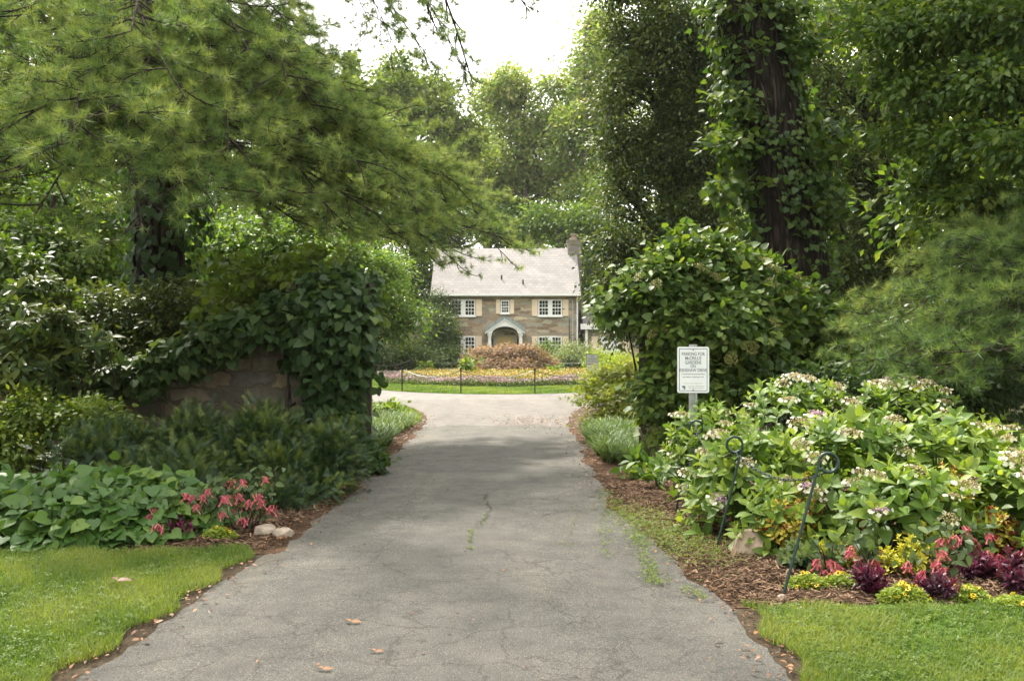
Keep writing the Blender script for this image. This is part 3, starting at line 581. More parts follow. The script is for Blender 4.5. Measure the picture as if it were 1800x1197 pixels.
def sash(x0, x1, z0, z1, y):
    """glass + muntins of one double-hung sash pair: 3x2 panes over 3x2"""
    g = [box(x0, x1, y+.03, y+.05, z0, z1)]; mu = []; zm = (z0+z1)/2
    for k in (1, 2): xx = x0+(x1-x0)*k/3; mu.append(box(xx-.016, xx+.016, y-.005, y+.03, z0, z1))
    mu.append(box(x0, x1, y-.012, y+.029, zm-.035, zm+.035))
    for zz in (z0+(z1-z0)*.25, z0+(z1-z0)*.75): mu.append(box(x0, x1, y-.008, y+.0295, zz-.016, zz+.016))
    return g, mu
def window(px0, px1, pz0, pz1, n, hood=True):
    x0, x1, z1, z0 = hx(px0), hx(px1), pz0, pz1
    y = HY-.05; fw = .09
    fr = [box(x0, x1, y-.03, HY+.02, z1-fw, z1), box(x0, x1, y-.03, HY+.02, z0, z0+fw), box(x0, x0+fw, y-.03, HY+.02, z0+fw, z1-fw), box(x1-fw, x1, y-.03, HY+.02, z0+fw, z1-fw)]
    w = part('window', fr, M['white'], house); spans = [(x0+fw, x1-fw)]
    if n == 2:
        xm = (x0+x1)/2; mw = .17
        part('mullion_panel', [box(xm-mw, xm+mw, y-.03, HY+.02, z0+fw, z1-fw)], M['white'], w); spans = [(x0+fw, xm-mw), (xm+mw, x1-fw)]
    for a, b in spans:
        g, mu = sash(a, b, z0+fw, z1-fw, y+.0); part('pane', g, M['glass'], w); part('muntin', mu, M['white'], w)
    part('sill', [box(x0-.06, x1+.06, HY-.16, HY-.081, z0-.08, z0-.003)], M['white'], w)
def shutter(px0, px1, z0, z1):
    x0, x1 = hx(px0)+.02, hx(px1)-.02; y0 = HY-.07
    b = [box(x0, x1, y0, HY+.01, z0, z1), box(x0, x1, y0-.02, y0-.001, z0, z0+.09), box(x0, x1, y0-.02, y0-.001, z1-.09, z1), box(x0, x0+.06, y0-.02, y0-.001, z0+.09, z1-.09), box(x1-.06, x1, y0-.02, y0-.001, z0+.09, z1-.09),
         box(x0+.06, x1-.06, y0-.02, y0-.001, (z0+z1)/2-.05, (z0+z1)/2+.05)]
    n = 12
    for k in range(n):
        zz = z0+.1+(z1-z0-.2)*k/n
        if abs(zz-(z0+z1)/2) > .1: b.append(box(x0+.061, x1-.061, y0-.012, y0-.0005, zz, zz+.03))
    part('shutter', b, M['cream'], house)
u1, u0 = hz(526.5), hz(555.5); l1, l0 = hz(591), hz(591)-1.28
for (z1, z0) in ((u1, u0), (l1, l0)):
    window(793, 835.5, z1, z0, 2); window(946, 988, z1, z0, 2)
    for a, b in ((782, 792.5), (836, 847.5), (934.5, 945.5), (988.5, 999.5)): shutter(a, b, z0, z1)
window(880, 895.5, hz(527.5), hz(551), 1)
for a, b in ((871.5, 879.5), (896, 904)): shutter(a, b, hz(551.5), hz(526.5))
# porch
pc = hx(888); ph = 1.28
pz_e = hz(583); pz_t = hz(561.5); py0 = HY-1.35
porch = []
ar = .93; arch = [(pc-ar, pz_e-.12)]+[(pc-ar*math.cos(a), pz_e-.12+.52*math.sin(a)) for a in np.linspace(0, math.pi, 15)[1:-1]]+[(pc+ar, pz_e-.12)]
# pediment face as quads between the arch and the raking line
xs = np.linspace(-ph, ph, 31); topz = pz_t-(np.abs(xs)/ph)*(pz_t-pz_e)-.06
archz = np.where(np.abs(xs) < ar, pz_e-.14+.5*np.sqrt(np.clip(1-(xs/ar)**2, 0, 1)), pz_e-.14)
nn = len(xs); V = np.vstack([np.c_[pc+xs, np.full(nn, py0), archz], np.c_[pc+xs, np.full(nn, py0), np.maximum(topz, archz+.02)], np.c_[pc+xs, np.full(nn, py0+.12), archz], np.c_[pc+xs, np.full(nn, py0+.12), np.maximum(topz, archz+.02)]])
j = np.arange(nn-1); Fp = np.vstack([np.c_[j, j+1, nn+j+1, nn+j], np.c_[2*nn+j+1, 2*nn+j, 3*nn+j, 3*nn+j+1], np.c_[j+1, j, 2*nn+j, 2*nn+j+1]])
por = part('porch', [(V, Fp)]+[box(pc-ph, pc-ph+.28, py0+.13, HY-.002, pz_e-.14, pz_e+.02), box(pc+ph-.28, pc+ph, py0+.13, HY-.002, pz_e-.14, pz_e+.02)], M['white'], house)
def rake(y0, y1, t0, t1, mat, nm, xo):
    ch = []
    for s in (-1, 1):
        a = A(pc, 0, pz_t+t0); b = A(pc+s*xo, 0, pz_t+t0-(pz_t-pz_e)*xo/ph)
        V = A([a[0],y0,a[2]],[b[0],y0,b[2]],[b[0],y0,b[2]+t1],[a[0],y0,a[2]+t1],[a[0],y1,a[2]],[b[0],y1,b[2]],[b[0],y1,b[2]+t1],[a[0],y1,a[2]+t1])
        ch.append((V, np.array([[0,1,2,3],[7,6,5,4],[0,4,5,1],[1,5,6,2],[2,6,7,3],[3,7,4,0]])))
    return part(nm, ch, mat, por)
rake(py0-.06, py0-.003, -.07, .15, M['white'], 'cornice', ph+.16)
rake(py0-.12, HY-.004, .085, .05, M['copper'], 'porch_roof', ph+.22)
# stepped flashing where the porch roof meets the stone
st = []
for s in (-1, 1):
    for k in range(6): xk = .1+k*.24; zk = pz_t+.14-(pz_t-pz_e)*xk/ph; st.append(box(pc+s*xk-.12+.001*s, pc+s*xk+.119, HY-.014, HY-.001, zk-.08, zk+.2-.001*k))
part('flashing', st, M['copper'], por)
for s in (-1, 1):
    cx = pc+s*1.12; part('column', tube([[cx, py0+.2, GZ], [cx, py0+.2, GZ+.15]], .19, 14)+tube([[cx, py0+.2, GZ+.15], [cx, py0+.2, 1.0], [cx, py0+.2, pz_e-.32]], [.14, .14, .115], 14)+tube([[cx, py0+.2, pz_e-.32], [cx, py0+.2, pz_e-.145]], .18, 14), M['white'], por)
    part('porch_lamp', [box(pc+s*.98-.09, pc+s*.98+.09, HY-.16, HY-.01, hz(605), hz(595))], M['dark_metal'], house)
M['warm_wall'] = plain('porch_back_wall', (.42,.36,.27), .8)
ent = part('door_surround', [box(pc-.85, pc-.55, HY-.08, HY-.002, GZ, hz(592)), box(pc+.55, pc+.85, HY-.08, HY-.002, GZ, hz(592)), box(pc-.85, pc+.85, HY-.08, HY-.002, hz(592), hz(589))], M['warm_wall'], house)
arcv = [(pc+.85*math.cos(a), hz(589)+.002+.38*math.sin(a)) for a in np.linspace(0, math.pi, 17)]
part('arch_trim', tube([[x, HY-.05, z] for x, z in arcv], .05, 6), M['white'], house)
door = part('door', [box(pc-.548, pc+.548, HY-.05, HY-.003, GZ, hz(592)-.002)]+[box(pc+dx-.2, pc+dx+.2, HY-.065, HY-.0501, z-.25, z+.25) for dx in (-.27, .27) for z in (1.5, .8, .1)], M['tan_door'], house)
part('handle', tube([[pc+.45, HY-.05, .55], [pc+.45, HY-.12, .55]], .035, 8), M['dark_metal'], door)
part('downspout', tube([[hx(1014.5), HY-.1, GZ], [hx(1014.5), HY-.1, ez2]], .055, 8), M['white'], house)
part('drainpipe', tube([[hx(1006.5), HY-.1, GZ], [hx(1006.5), HY-.1, hz(533)], [hx(1006), HY-.02, hz(529)]], .05, 8), M['pipe'], house)
part('cable', tube([[hx(1000.8), HY-.03, GZ], [hx(1000.8), HY-.03, hz(560)]], .025, 6), M['dark_metal'], house)
# side wings
rw = part('side_wing', [box(WX1+.63, WX1+5.2, HY+.6, HY+6.5, GZ-.4, hz(572))], M['house_stone'], house)
part('wing_roof', [roof_slab(WX1+.5, WX1+5.4, HY+.2, hz(572), HY+3.6, hz(540)), roof_slab(WX1+.5, WX1+5.4, HY+7.0, hz(572), HY+3.601, hz(540))], M['roof2'], rw)
part('fascia', [box(WX1+.3, WX1+5.3, HY+.1, HY+.19, hz(579), hz(569))], M['white'], rw)
part('post', [box(WX1+.66, WX1+.84, HY+.25, HY+.4, GZ, hz(579)-.003)], M['white'], rw)
def wing_shutter(par, x0, x1, y, z0, z1): part('shutter', [box(x0, x1, y-.06, y-.001, z0, z1), box(x0+.06, x1-.06, y-.075, y-.0605, z0+.08, (z0+z1)/2-.04), box(x0+.06, x1-.06, y-.075, y-.0605, (z0+z1)/2+.04, z1-.08)], M['cream'], par)
wing_shutter(rw, WX1+1.15, WX1+1.75, HY+.6, .3, 1.9); wing_shutter(rw, WX1+3.3, WX1+3.9, HY+.6, .3, 1.9)
part('window', [box(WX1+1.8, WX1+3.25, HY+.55, HY+.597, .3, 1.9)], M['white'], rw)
lw = part('side_wing', [box(WX0-5.6, WX0-.003, HY+1.2, HY+7.5, GZ-.4, hz(575))], M['house_stone'], house)
part('wing_roof', [roof_slab(WX0-5.8, WX0-.004, HY+.9, hz(576), HY+4.3, hz(545)), roof_slab(WX0-5.8, WX0-.004, HY+7.8, hz(576), HY+4.301, hz(545))], M['roof2'], lw)
wing_shutter(lw, hx(667), hx(677.5), HY+1.2, hz(606), hz(587)); wing_shutter(lw, hx(700), hx(710), HY+1.2, hz(606), hz(587))
part('window', [box(hx(678), hx(699.5), HY+1.15, HY+1.197, hz(606), hz(587))], M['glass'], lw)

# ---------------------------------------------------------------- gateway: wing wall, pillars, gates
wallL = empty('garden_wall', (-4.2, 12.7, 0), 'rough stone garden wall sweeping down left from the gate pillar', 'wall')
xs = np.linspace(-8.5, -2.74, 40); tz = np.interp(xs, [-8.5, -6.2, -5.2, -4.4, -3.7, -3.2, -2.74], [.85, .9, 1.0, 1.22, 1.58, 1.9, 2.12]); yy = 12.55+.12*(xs+2.74)*-.25
n = len(xs); V = np.vstack([np.c_[xs, yy, np.full(n, -.1)], np.c_[xs, yy, tz], np.c_[xs, yy+.4, tz], np.c_[xs, yy+.4, np.full(n, -.1)]]); j = np.arange(n-1)
F = np.vstack([np.c_[k*n+j, k*n+j+1, (k+1)*n+j+1, (k+1)*n+j] for k in range(3)]+[np.c_[j, 3*n+j, 3*n+j+1, j+1]]); ends = (V, np.array([[0, n, 2*n, 3*n], [4*n-1, 3*n-1, 2*n-1, n-1]]))
part('wall_body', [(V, F), ends], M['wall'], wallL)
cp = np.vstack([np.c_[xs, yy-.05, tz+.003], np.c_[xs, yy-.05, tz+.09], np.c_[xs, yy+.45, tz+.09], np.c_[xs, yy+.45, tz+.003]])
part('coping', [(cp, F), ends and (cp, np.array([[0, n, 2*n, 3*n], [4*n-1, 3*n-1, 2*n-1, n-1]]))], M['wall'], wallL)
def pillar(x0, x1, y0, y1, h, lab):
    p = empty('gate_pillar', ((x0+x1)/2, (y0+y1)/2, 0), lab, 'pillar', 'stone gate pillars')
    part('shaft', [box(x0, x1, y0, y1, -.1, h)], M['wall'], p); part('cap', [box(x0-.06, x1+.06, y0-.06, y1+.06, h, h+.12)], M['wall'], p)
pillar(-2.735, -1.86, 12.35, 13.25, 2.2, 'vine covered stone gate pillar at the end of the wall, left of the drive')
pillar(1.80, 2.7, 12.9, 13.8, 2.2, 'stone gate pillar buried in climbing hydrangea, right of the drive')
def gate(hinge, end, h, lab):
    hinge, end = A(*hinge), A(*end); d = nrm(end-hinge); nn_ = A(-d[1], d[0]); L = np.linalg.norm(end-hinge)
    g = empty('wooden_gate', (hinge[0], hinge[1], 0), lab, 'gate', 'open wooden gates')
    def slab(u0, u1, z0, z1, t0, t1):
        b, F = box(u0, u1, t0, t1, z0, z1); P = hinge[None]+b[:, :1]*d[None]+b[:, 1:2]*nn_[None]; return (np.c_[P, b[:, 2]], F)
    bo = []; k = 0; u = .0
    while u < L-.1: bo.append(slab(u, u+.138, .12, h-.04*((k % 3) == 1), -.02, .02)); u += .142; k += 1
    part('board_panel', bo, M['gate'], g); [part('rail', [slab(.0, L, z, z+.12, .0205, .055)], M['gate'], g) for z in (.3, h-.3)]
    part('stile', [slab(-.05, -.003, .05, h+.05, -.06, .06)], M['gate'], g)
    part('latch', [slab(L+.004, L+.03, h*.52, h*.62, -.02, .02)]+tube([np.r_[hinge+d*(L+.02), h*.62], np.r_[hinge+d*(L+.02), h*.68], np.r_[hinge+d*(L+.09), h*.72]], .012, 6), M['dark_metal'], g)
gate((-1.80, 12.3), (-2.06, 14.1), 1.75, 'dark open wooden gate seen edge on beside the left pillar')
gate((1.71, 12.95), (1.93, 14.75), 1.75, 'dark open wooden gate seen edge on beside the right pillar')
single('stone_block', [box(1.74, 1.93, 12.4, 12.86, 0, .5)]+[box(1.73, 1.94, 12.39, 12.87, .5, .53)], M['rock2'], (1.83, 12.6, 0), 'small squared stone block at the foot of the right gate', 'stone block')
single('stake', tube([gnd(1145, 815)*A(1, 1, 0)+A(0, 0, .02), at(1124, 752, 12.2)], .016, 6), M['rock2'], tuple(gnd(1145, 815)), 'thin pale stick leaning against the stone block by the right gate', 'stick')

# ---------------------------------------------------------------- signs
def text_obj(s, size, loc, mat, par, xscale=1.0):
    cu = bpy.data.curves.new('lettering', 'FONT'); cu.body = s; cu.size = size; cu.align_x = 'CENTER'; cu.align_y = 'CENTER'; cu.extrude = .0008; cu.offset = .0004
    o = bpy.data.objects.new('lettering', cu); col.objects.link(o); o.parent = par; o.location = loc; o.rotation_euler = (R(90), 0, 0); o.scale = (xscale, 1, 1); cu.materials.append(mat); me = bpy.data.meshes.new_from_object(o); me.name = 'lettering'; o2 = bpy.data.objects.new('lettering', me); o2.parent = par; o2.location = loc; o2.rotation_euler = o.rotation_euler; o2.scale = o.scale; bpy.data.objects.remove(o); o2.name = 'lettering'; col.objects.link(o2)
def rrect(w, h, r, y0, y1, zc=0):
    pl = []
    for cx, cz, a0 in ((w/2-r, -h/2+r, -90), (w/2-r, h/2-r, 0), (-w/2+r, h/2-r, 90), (-w/2+r, -h/2+r, 180)):
        for k in range(5): a = R(a0+k*22.5); pl.append((cx+r*math.cos(a), cz+r*math.sin(a)+zc))
    return prism(pl, y0, y1)
def border(w, h, t, y0, y1):
    return [box(-w/2, w/2, y0, y1, h/2-t, h/2), box(-w/2, w/2, y0, y1, -h/2, -h/2+t), box(-w/2, -w/2+t, y0, y1, -h/2+t, h/2-t), box(w/2-t, w/2, y0, y1, -h/2+t, h/2-t)]
def wordrow(z, w, hgt, y, seed, gap=.006):
    g = np.random.default_rng(seed); x = -w/2; out = []
    while x < w/2-.006:
        L = min(g.uniform(.006, .011), w/2-x); out.append(box(x, x+L*.72, y-.0006, y, z-hgt/2*g.uniform(.7, 1), z+hgt/2)); x += L
        if g.random() < .2: x += gap
    return out
D1 = 10.0; sc1 = at(1218.5, 650, D1)
sg = empty('parking_sign', (sc1[0], D1, 0), 'white parking sign on a steel post beside the hydrangeas', 'sign'); sg.rotation_euler = (0, 0, R(-3))
def spart(nm, ch, m, par, z):
    o = bpy.data.objects.new(nm, mesh(nm, ch, m)); col.objects.link(o); o.parent = par; o.location = (0, 0, z); return o
spart('post', [box(-.030, -.022, .006, .03, 0, sc1[2]+.255), box(.022, .030, .006, .03, 0, sc1[2]+.255), box(-.022, .022, .024, .03, 0, sc1[2]+.255), box(-.042, -.0301, .006, .010, 0, sc1[2]+.255), box(.0301, .042, .006, .010, 0, sc1[2]+.255)], M['galv'], sg, 0)
pw, phh = .318, .462
pan = spart('panel', rrect(pw, phh, .02, .0, .004), M['sign_white'], sg, sc1[2])
b_ = bpy.data.objects.new('border', mesh('border', border(pw-.036, phh-.036, .006, -.0012, -.0004), M['ink'])); col.objects.link(b_); b_.parent = pan
for s, z, sz_ in (('PARKING FOR', .158, .047), ('McCRILLIS', .115, .047), ('GARDENS', .072, .047), ('ON', .034, .044), ('RENSHAW DRIVE', -.005, .046)): text_obj(s, sz_, (0, -.001, z), M['ink'], pan, .77)
for zz_, ww_, hh_, sd_, xo_ in ((-.045, .23, .009, 1, 0), (-.073, .21, .009, 2, 0)):
    o = bpy.data.objects.new('small_print', mesh('small_print', wordrow(zz_, ww_, hh_, 0, sd_), M['ink'])); col.objects.link(o); o.parent = pan; o.location = (xo_, -.0004, 0)
for zz_, ww_, hh_, sd_, xo_ in ((-.137, .19, .006, 3, 0), (-.165, .17, .006, 4, .03), (-.182, .15, .006, 5, .03)):
    o = bpy.data.objects.new('small_print', mesh('small_print', wordrow(zz_, ww_, hh_, 0, sd_), M['galv'])); col.objects.link(o); o.parent = pan; o.location = (xo_, -.0004, 0)
lg = [box(-.108, -.078, -.001, 0, -.182, -.160), box(-.093, -.078, -.001, 0, -.196, -.1821), box(-.112, -.1081, -.001, 0, -.166, -.160)]; o = bpy.data.objects.new('emblem', mesh('emblem', lg, M['ink'])); col.objects.link(o); o.parent = pan; o.location = (0, -.0004, 0)
for z in (.2, -.2):
    o = bpy.data.objects.new('bolt', mesh('bolt', tube([[0, -.006, z], [0, 0, z]], .006, 8), M['dark_metal'])); col.objects.link(o); o.parent = pan; o.location = (0, -.0014, 0)
D2 = 24.0; sc2 = at(1041, 638, D2)
s2 = empty('no_parking_sign', (sc2[0], D2, 0), 'grey no parking sign with red lettering beyond the gate', 'sign')
spart('post', [box(-.05, .05, .012, .10, 0, sc2[2]-.02)], M['gate'], s2, 0)
pan2 = spart('panel', rrect(.29, .43, .012, 0, .006), M['sign_grey'], s2, sc2[2])
b_ = bpy.data.objects.new('border', mesh('border', border(.286, .426, .008, -.002, -.0005), M['dark_metal'])); col.objects.link(b_); b_.parent = pan2
for s, z, sz_ in (('NO', .16, .055), ('PARKING', .10, .055), ('IN CIRCLE', .04, .05)): text_obj(s, sz_, (0, -.001, z), M['rust_ink'], pan2, .85)
for zz_, ww_, sd_ in ((-.03, .21, 6), (-.085, .13, 7)):
    o = bpy.data.objects.new('small_print', mesh('small_print', wordrow(zz_, ww_, .03, 0, sd_), M['rust_ink'])); col.objects.link(o); o.parent = pan2; o.location = (0, -.0006, 0)

# ---------------------------------------------------------------- hook posts and chains
def hook_post(base, top, side, lab, R_=.06, r=.0095):
    base, top = A(*base), A(*top); ax = nrm(top-base); s = nrm(A(side, 0, .12)); 
    c = top+s*R_; a = np.linspace(math.pi, math.pi-R(330), 26); e2 = nrm(ax-s*np.dot(ax, s))
    ringp = [c+s*R_*math.cos(x)+e2*R_*math.sin(x) for x in a]
    p = empty('hook_post', base, lab, 'post', 'green hook posts along the flower bed')
    part('shaft', tube([base-A(0, 0, .05), (base+top)/2+A(.008, 0, 0), top], r, 10), M['green_metal'], p, True); part('hook', tube(np.array(ringp), np.linspace(r, r*1.15, 26), 10), M['green_metal'], p, True)
    return c-e2*R_*.8
pA = hook_post(gnd(1371, 1053), at(1443, 815, 6.25)-A(.012, 0, 0), 1, 'nearest green hook post in front of the yellow and red coleus')
pB = hook_post(gnd(1256, 966), at(1305, 783, 7.6), -1, 'middle green hook post between the stone and the hydrangea')
pC = hook_post(gnd(1186, 903), at(1212, 752, 9.1), 1, 'farthest green hook post half hidden in hydrangea leaves')
a = np.linspace(0, 2*math.pi, 10, endpoint=False); LK = np.c_[np.cos(a)*.42*.5, np.sin(a)*.62]; 
def link_template():
    P = np.c_[LK[:, 0], LK[:, 1], np.zeros(10)]; V, F = [], []
    for i in range(10):
        t = nrm(P[(i+1) % 10]-P[i-1]); o_ = nrm(np.cross(t, A(0, 0, 1.)))
        for k in range(5): V.append(P[i]+.1*(math.cos(k*1.2566)*o_+math.sin(k*1.2566)*A(0, 0, 1.)))
    for i in range(10):
        for k in range(5):
            q = [i*5+k, i*5+(k+1) % 5, ((i+1) % 10)*5+(k+1) % 5, ((i+1) % 10)*5+k]; F += [[q[0], q[1], q[2]], [q[0], q[2], q[3]]]
    return T_(V, F)
LINK = link_template()
def chain(p, q, sag, ll, lab, grp):
    P = curve(p, q, 0, 200, -sag); d = np.r_[0, np.cumsum(np.linalg.norm(np.diff(P, axis=0), axis=1))]; n = max(int(d[-1]/(ll*.95)), 4); s = (np.arange(n)+.5)/n*d[-1]
    C = np.stack([np.interp(s, d, P[:, i]) for i in range(3)], 1); T = nrm(np.gradient(C, axis=0)); Nn = np.where((np.arange(n) % 2 == 0)[:, None], A(0, 0, 1.), nrm(np.cross(T, A(0, 0, 1.))))
    single('chain', [scatter(LINK, C, T, Nn, ll)], M['chainm'], tuple(p), lab, 'chain', grp, smooth=True)
chain(pA, pB, .13, .036, 'dark chain hanging between nearest and middle hook posts', 'chains along the flower bed')
chain(pB, pC, .12, .036, 'dark chain between middle and farthest hook posts, among leaves', 'chains along the flower bed')
# posts around the island
angs = [-152, -122.5, -101.5, -79, -55, -30, 5, 40, 75, 105, 140, 172]
tops = []
postm = mesh('shaft', tube([[0, 0, -.05], [0, 0, .74]], .021, 8)+tube([[0, 0, .74], [0, 0, .78]], .03, 8), M['dark_metal'])
ringm = mesh('ring', tube(A(*[[.0+.03*math.cos(x), 0, .72+.03*math.sin(x)] for x in np.linspace(0, 6.1, 10)]), .008, 5), M['dark_metal'])
plab = ['black iron post at the left bend of the island lawn', 'black iron post left of the island flower bed', 'black iron post on the near edge of the island, left of centre', 'black iron post on the near edge of the island, right of centre',
        'black iron post on the island lawn behind the green maple', 'black iron post at the right of the island lawn', 'black iron post at the far right bend of the island', 'black iron post right behind the rust maple mound', 'black iron post behind the rust maple mound near the porch',
        'black iron post behind the rust maple mound, left of the porch', 'black iron post at the far left of the island', 'black iron post on the left side of the island lawn, far row']
for i, an in enumerate(angs):
    x = IC[0]+math.cos(R(an))*(IRX-.12); y = IC[1]+math.sin(R(an))*(IRY-.12)
    p = empty('chain_post', (x, y, 0), plab[i], 'post', 'iron posts around the island')
    for nm, me in (('shaft', postm), ('ring', ringm)):
        o = bpy.data.objects.new(nm, me); col.objects.link(o); o.parent = p
    tops.append(A(x, y, .70))
for i in range(len(tops)):
    p, q = tops[i], tops[(i+1) % len(tops)]
    single('chain', tube(curve(p, q, 0, 18, -.22), .011, 5), M['chainm'], tuple(p), 'dark chain hanging from the '+plab[i][11:], 'chain', 'chains around the island')

# ---------------------------------------------------------------- stones
def rock(name, c, r, lab, mat, seed, flat=.6, cut=None):
    import bmesh
    g = np.random.default_rng(seed); bm = bmesh.new()
    for d in nrm(g.normal(size=(26, 3))): d = np.sign(d)*np.abs(d)**.75; bm.verts.new(tuple(d*g.uniform(.78, 1.0)*A(*r)))
    h = bmesh.ops.convex_hull(bm, input=bm.verts); bmesh.ops.delete(bm, geom=[v for v in bm.verts if not v.link_faces], context='VERTS')
    bmesh.ops.subdivide_edges(bm, edges=bm.edges[:], cuts=2, use_grid_fill=True)
    sc_ = float(min(r))
    for v in bm.verts: v.co += Vector(g.normal(size=3))*sc_*.022
    bmesh.ops.smooth_vert(bm, verts=bm.verts[:], factor=.35, use_axis_x=True, use_axis_y=True, use_axis_z=True)
    me = bpy.data.meshes.new(name); bm.to_mesh(me); bm.free(); me.materials.append(mat)
    o = bpy.data.objects.new(name, me); col.objects.link(o); o.location = [float(q) for q in c]; tag(o, lab, 'stone', 'stones edging the beds')
p = gnd(1322, 985); rock('rock', (p[0], p[1]+.1, .07), (.175, .14, .16), 'angular pale pink stone beside the nearest hook post', M['rock'], 4)
p = gnd(1375, 1060); rock('rock', (p[0], p[1], .03), (.035, .03, .03), 'tiny pale stone at the foot of the nearest hook post', M['rock2'], 5)
p = gnd(463, 945); rock('rock', (p[0], p[1]+.05, .045), (.10, .11, .06), 'flat pale stone in the left bed, left of two', M['rock2'], 6)
p = gnd(496, 948); rock('rock', (p[0], p[1]+.05, .04), (.10, .1, .055), 'flat pale stone in the left bed, right of two, nearer the drive', M['rock2'], 8)
p = gnd(598, 864); rock('rock', (p[0], p[1], .05), (.07, .06, .03), 'small flat stone on the mulch below the yews at the drive edge', M['rock2'], 9)
# ---------------------------------------------------------------- foliage builders
UP = A(0, 0, 1.)
def B(px, py, Y, rx, rz, ry=None):
    c = at(px, py, Y); k = Y/1750; return (c, A(rx*k, (ry if ry else (rx+rz)/2)*k, rz*k))
def split(blobs, k=4, r=.52, off=.62):
    out = []
    for c, rr in blobs:
        for _ in range(k): d = nrm(rnd(1)[0]); out.append((c+d*rr*off*rng.uniform(.7, 1.15), rr*r*rng.uniform(.7, 1.3)))
    return out
def clumps(blobs, n, inner=.55, up=.15):
    w = A(*[b[1][0]*b[1][2]+b[1][1]*b[1][2]+b[1][0]*b[1][1] for b in blobs]); idx = rng.choice(len(blobs), n, p=w/w.sum())
    C = A(*[b[0] for b in blobs])[idx]; Rr = A(*[b[1] for b in blobs])[idx]
    d = rnd(n); d[:, 2] += up; d = nrm(d); q = inner+(1.08-inner)*rng.random(n)**.6
    q = q*(1+.16*np.sin(d[:, 0]*5+idx)*np.cos(d[:, 2]*4+idx*2))
    return C+d*Rr*q[:, None], nrm(d/Rr), idx
def foliage(blobs, n, per, cr, T, s, tint=(.45, .14, .12), inner=.55, flat=.6, droop=.35, out=.5, face=0., up=.15, zmin=None, mi=0):
    """clumps of leaves through the blobs' volume; returns chunks and clump data"""
    P, D, idx = clumps(blobs, n, inner, up); k = len(P)
    Ts = T if isinstance(T, list) else [T]; chs = []
    ct = rng.normal(size=k)*tint[1]; cs = rng.uniform(.6, 1.25, k)
    L = np.repeat(np.arange(k), per); g = rnd(len(L))*A(1, 1, flat)*cr*cs[L][:, None]; LP = P[L]+g
    LD = D[L]*out+nrm(g+1e-6)*.6+rnd(len(L))*.45+A(0, 0, -droop); LN = UP*.8+rnd(len(L))*.5+A(0, -face, 0)+D[L]*.35
    LS = s*rng.uniform(.65, 1.2, len(L)); LT = tint[0]+ct[L]+rng.normal(size=len(L))*tint[2]
    if zmin is not None:
        kk = LP[:, 2] > zmin; LP, LD, LN, LS, LT = LP[kk], LD[kk], LN[kk], LS[kk], LT[kk]
    for i, t in enumerate(Ts):
        sl = slice(i, None, len(Ts)); chs.append(scatter(t, LP[sl], LD[sl], LN[sl], LS[sl], LT[sl], mi))
    return chs, (P, idx)
def limbs(trunk, r0, r1, blobs, data, nsub=7, bend=.06, subr=.22, skip_low=False):
    """tapered trunk along its path, a limb to each blob, twigs to some of that blob's clumps"""
    tp = smoothpath(trunk, 26) if len(trunk) > 2 else curve(trunk[0], trunk[-1], .012, 26); tp = tp+wob(26, .02)[:, None]*A(1, 1, 0)*r0
    rad = np.linspace(r0, r1, 26)*(1+.55*np.exp(-np.arange(26)/1.6)); out = tube(tp, rad, 12)
    P, idx = data
    for b, (c, rr) in enumerate(blobs):
        zt = np.clip(c[2]-np.linalg.norm(c[:2]-tp[-1][:2])*.55-.2*rr[2], tp[2][2], tp[-1][2]); i = int(np.argmin(np.abs(tp[:, 2]-zt))); s = tp[i]
        rl = min(rad[i]*.5, .03+.022*np.linalg.norm(c-s)+.02*rr[0]); cu = curve(s, c, bend, 9, .08*np.linalg.norm(c-s)); out += tube(cu, np.linspace(rl, rl*.35, 9), 6, False)
        mine = np.where(idx == b)[0]
        if len(mine):
            for m in rng.choice(mine, min(nsub, len(mine)), replace=False):
                j = rng.integers(4, 9); out += tube(curve(cu[j], P[m], .1, 5), np.linspace(rl*.4, rl*.1, 5), 4, False)
    return out
def tree(name, label, trunk, r, blobs, leaf, mat, cat='tree', group=None, bark='bark', nsub=8, ragged=None):
    base = A(trunk[0][0], trunk[0][1], trunk[0][2]); root = empty(name, base, label, cat, group)
    chs, data = [], None
    if ragged: blobs = split(blobs, *ragged)
    for L in (leaf if isinstance(leaf, list) else [leaf]):
        c, d = foliage(blobs, **L); chs += c; data = data or d
    part('trunk', limbs([A(*p) for p in trunk], r[0], r[1], blobs, data, nsub), M[bark], root, True); part('crown', chs, M[mat], root); return root
def shrub(name, label, blobs, leaf, mat, cat='shrub', group=None, stems=10, bark='bark'):
    c0 = np.mean(A(*[b[0] for b in blobs]), axis=0); base = A(c0[0], c0[1], 0); root = empty(name, base, label, cat, group); chs, data = [], None
    for L in (leaf if isinstance(leaf, list) else [leaf]):
        c, d = foliage(blobs, **L); chs += c; data = data or d
    st = []
    P, idx = data
    for m in rng.choice(len(P), min(stems, len(P)), replace=False):
        q = P[m]; st += tube(curve(A(base[0]+(q[0]-base[0])*.45, base[1]+(q[1]-base[1])*.45, gz(base[1])), q, .08, 6), np.linspace(.016, .005, 6), 5, False)
    part('stem', st, M[bark], root, True); part('foliage', chs, M[mat], root); return root

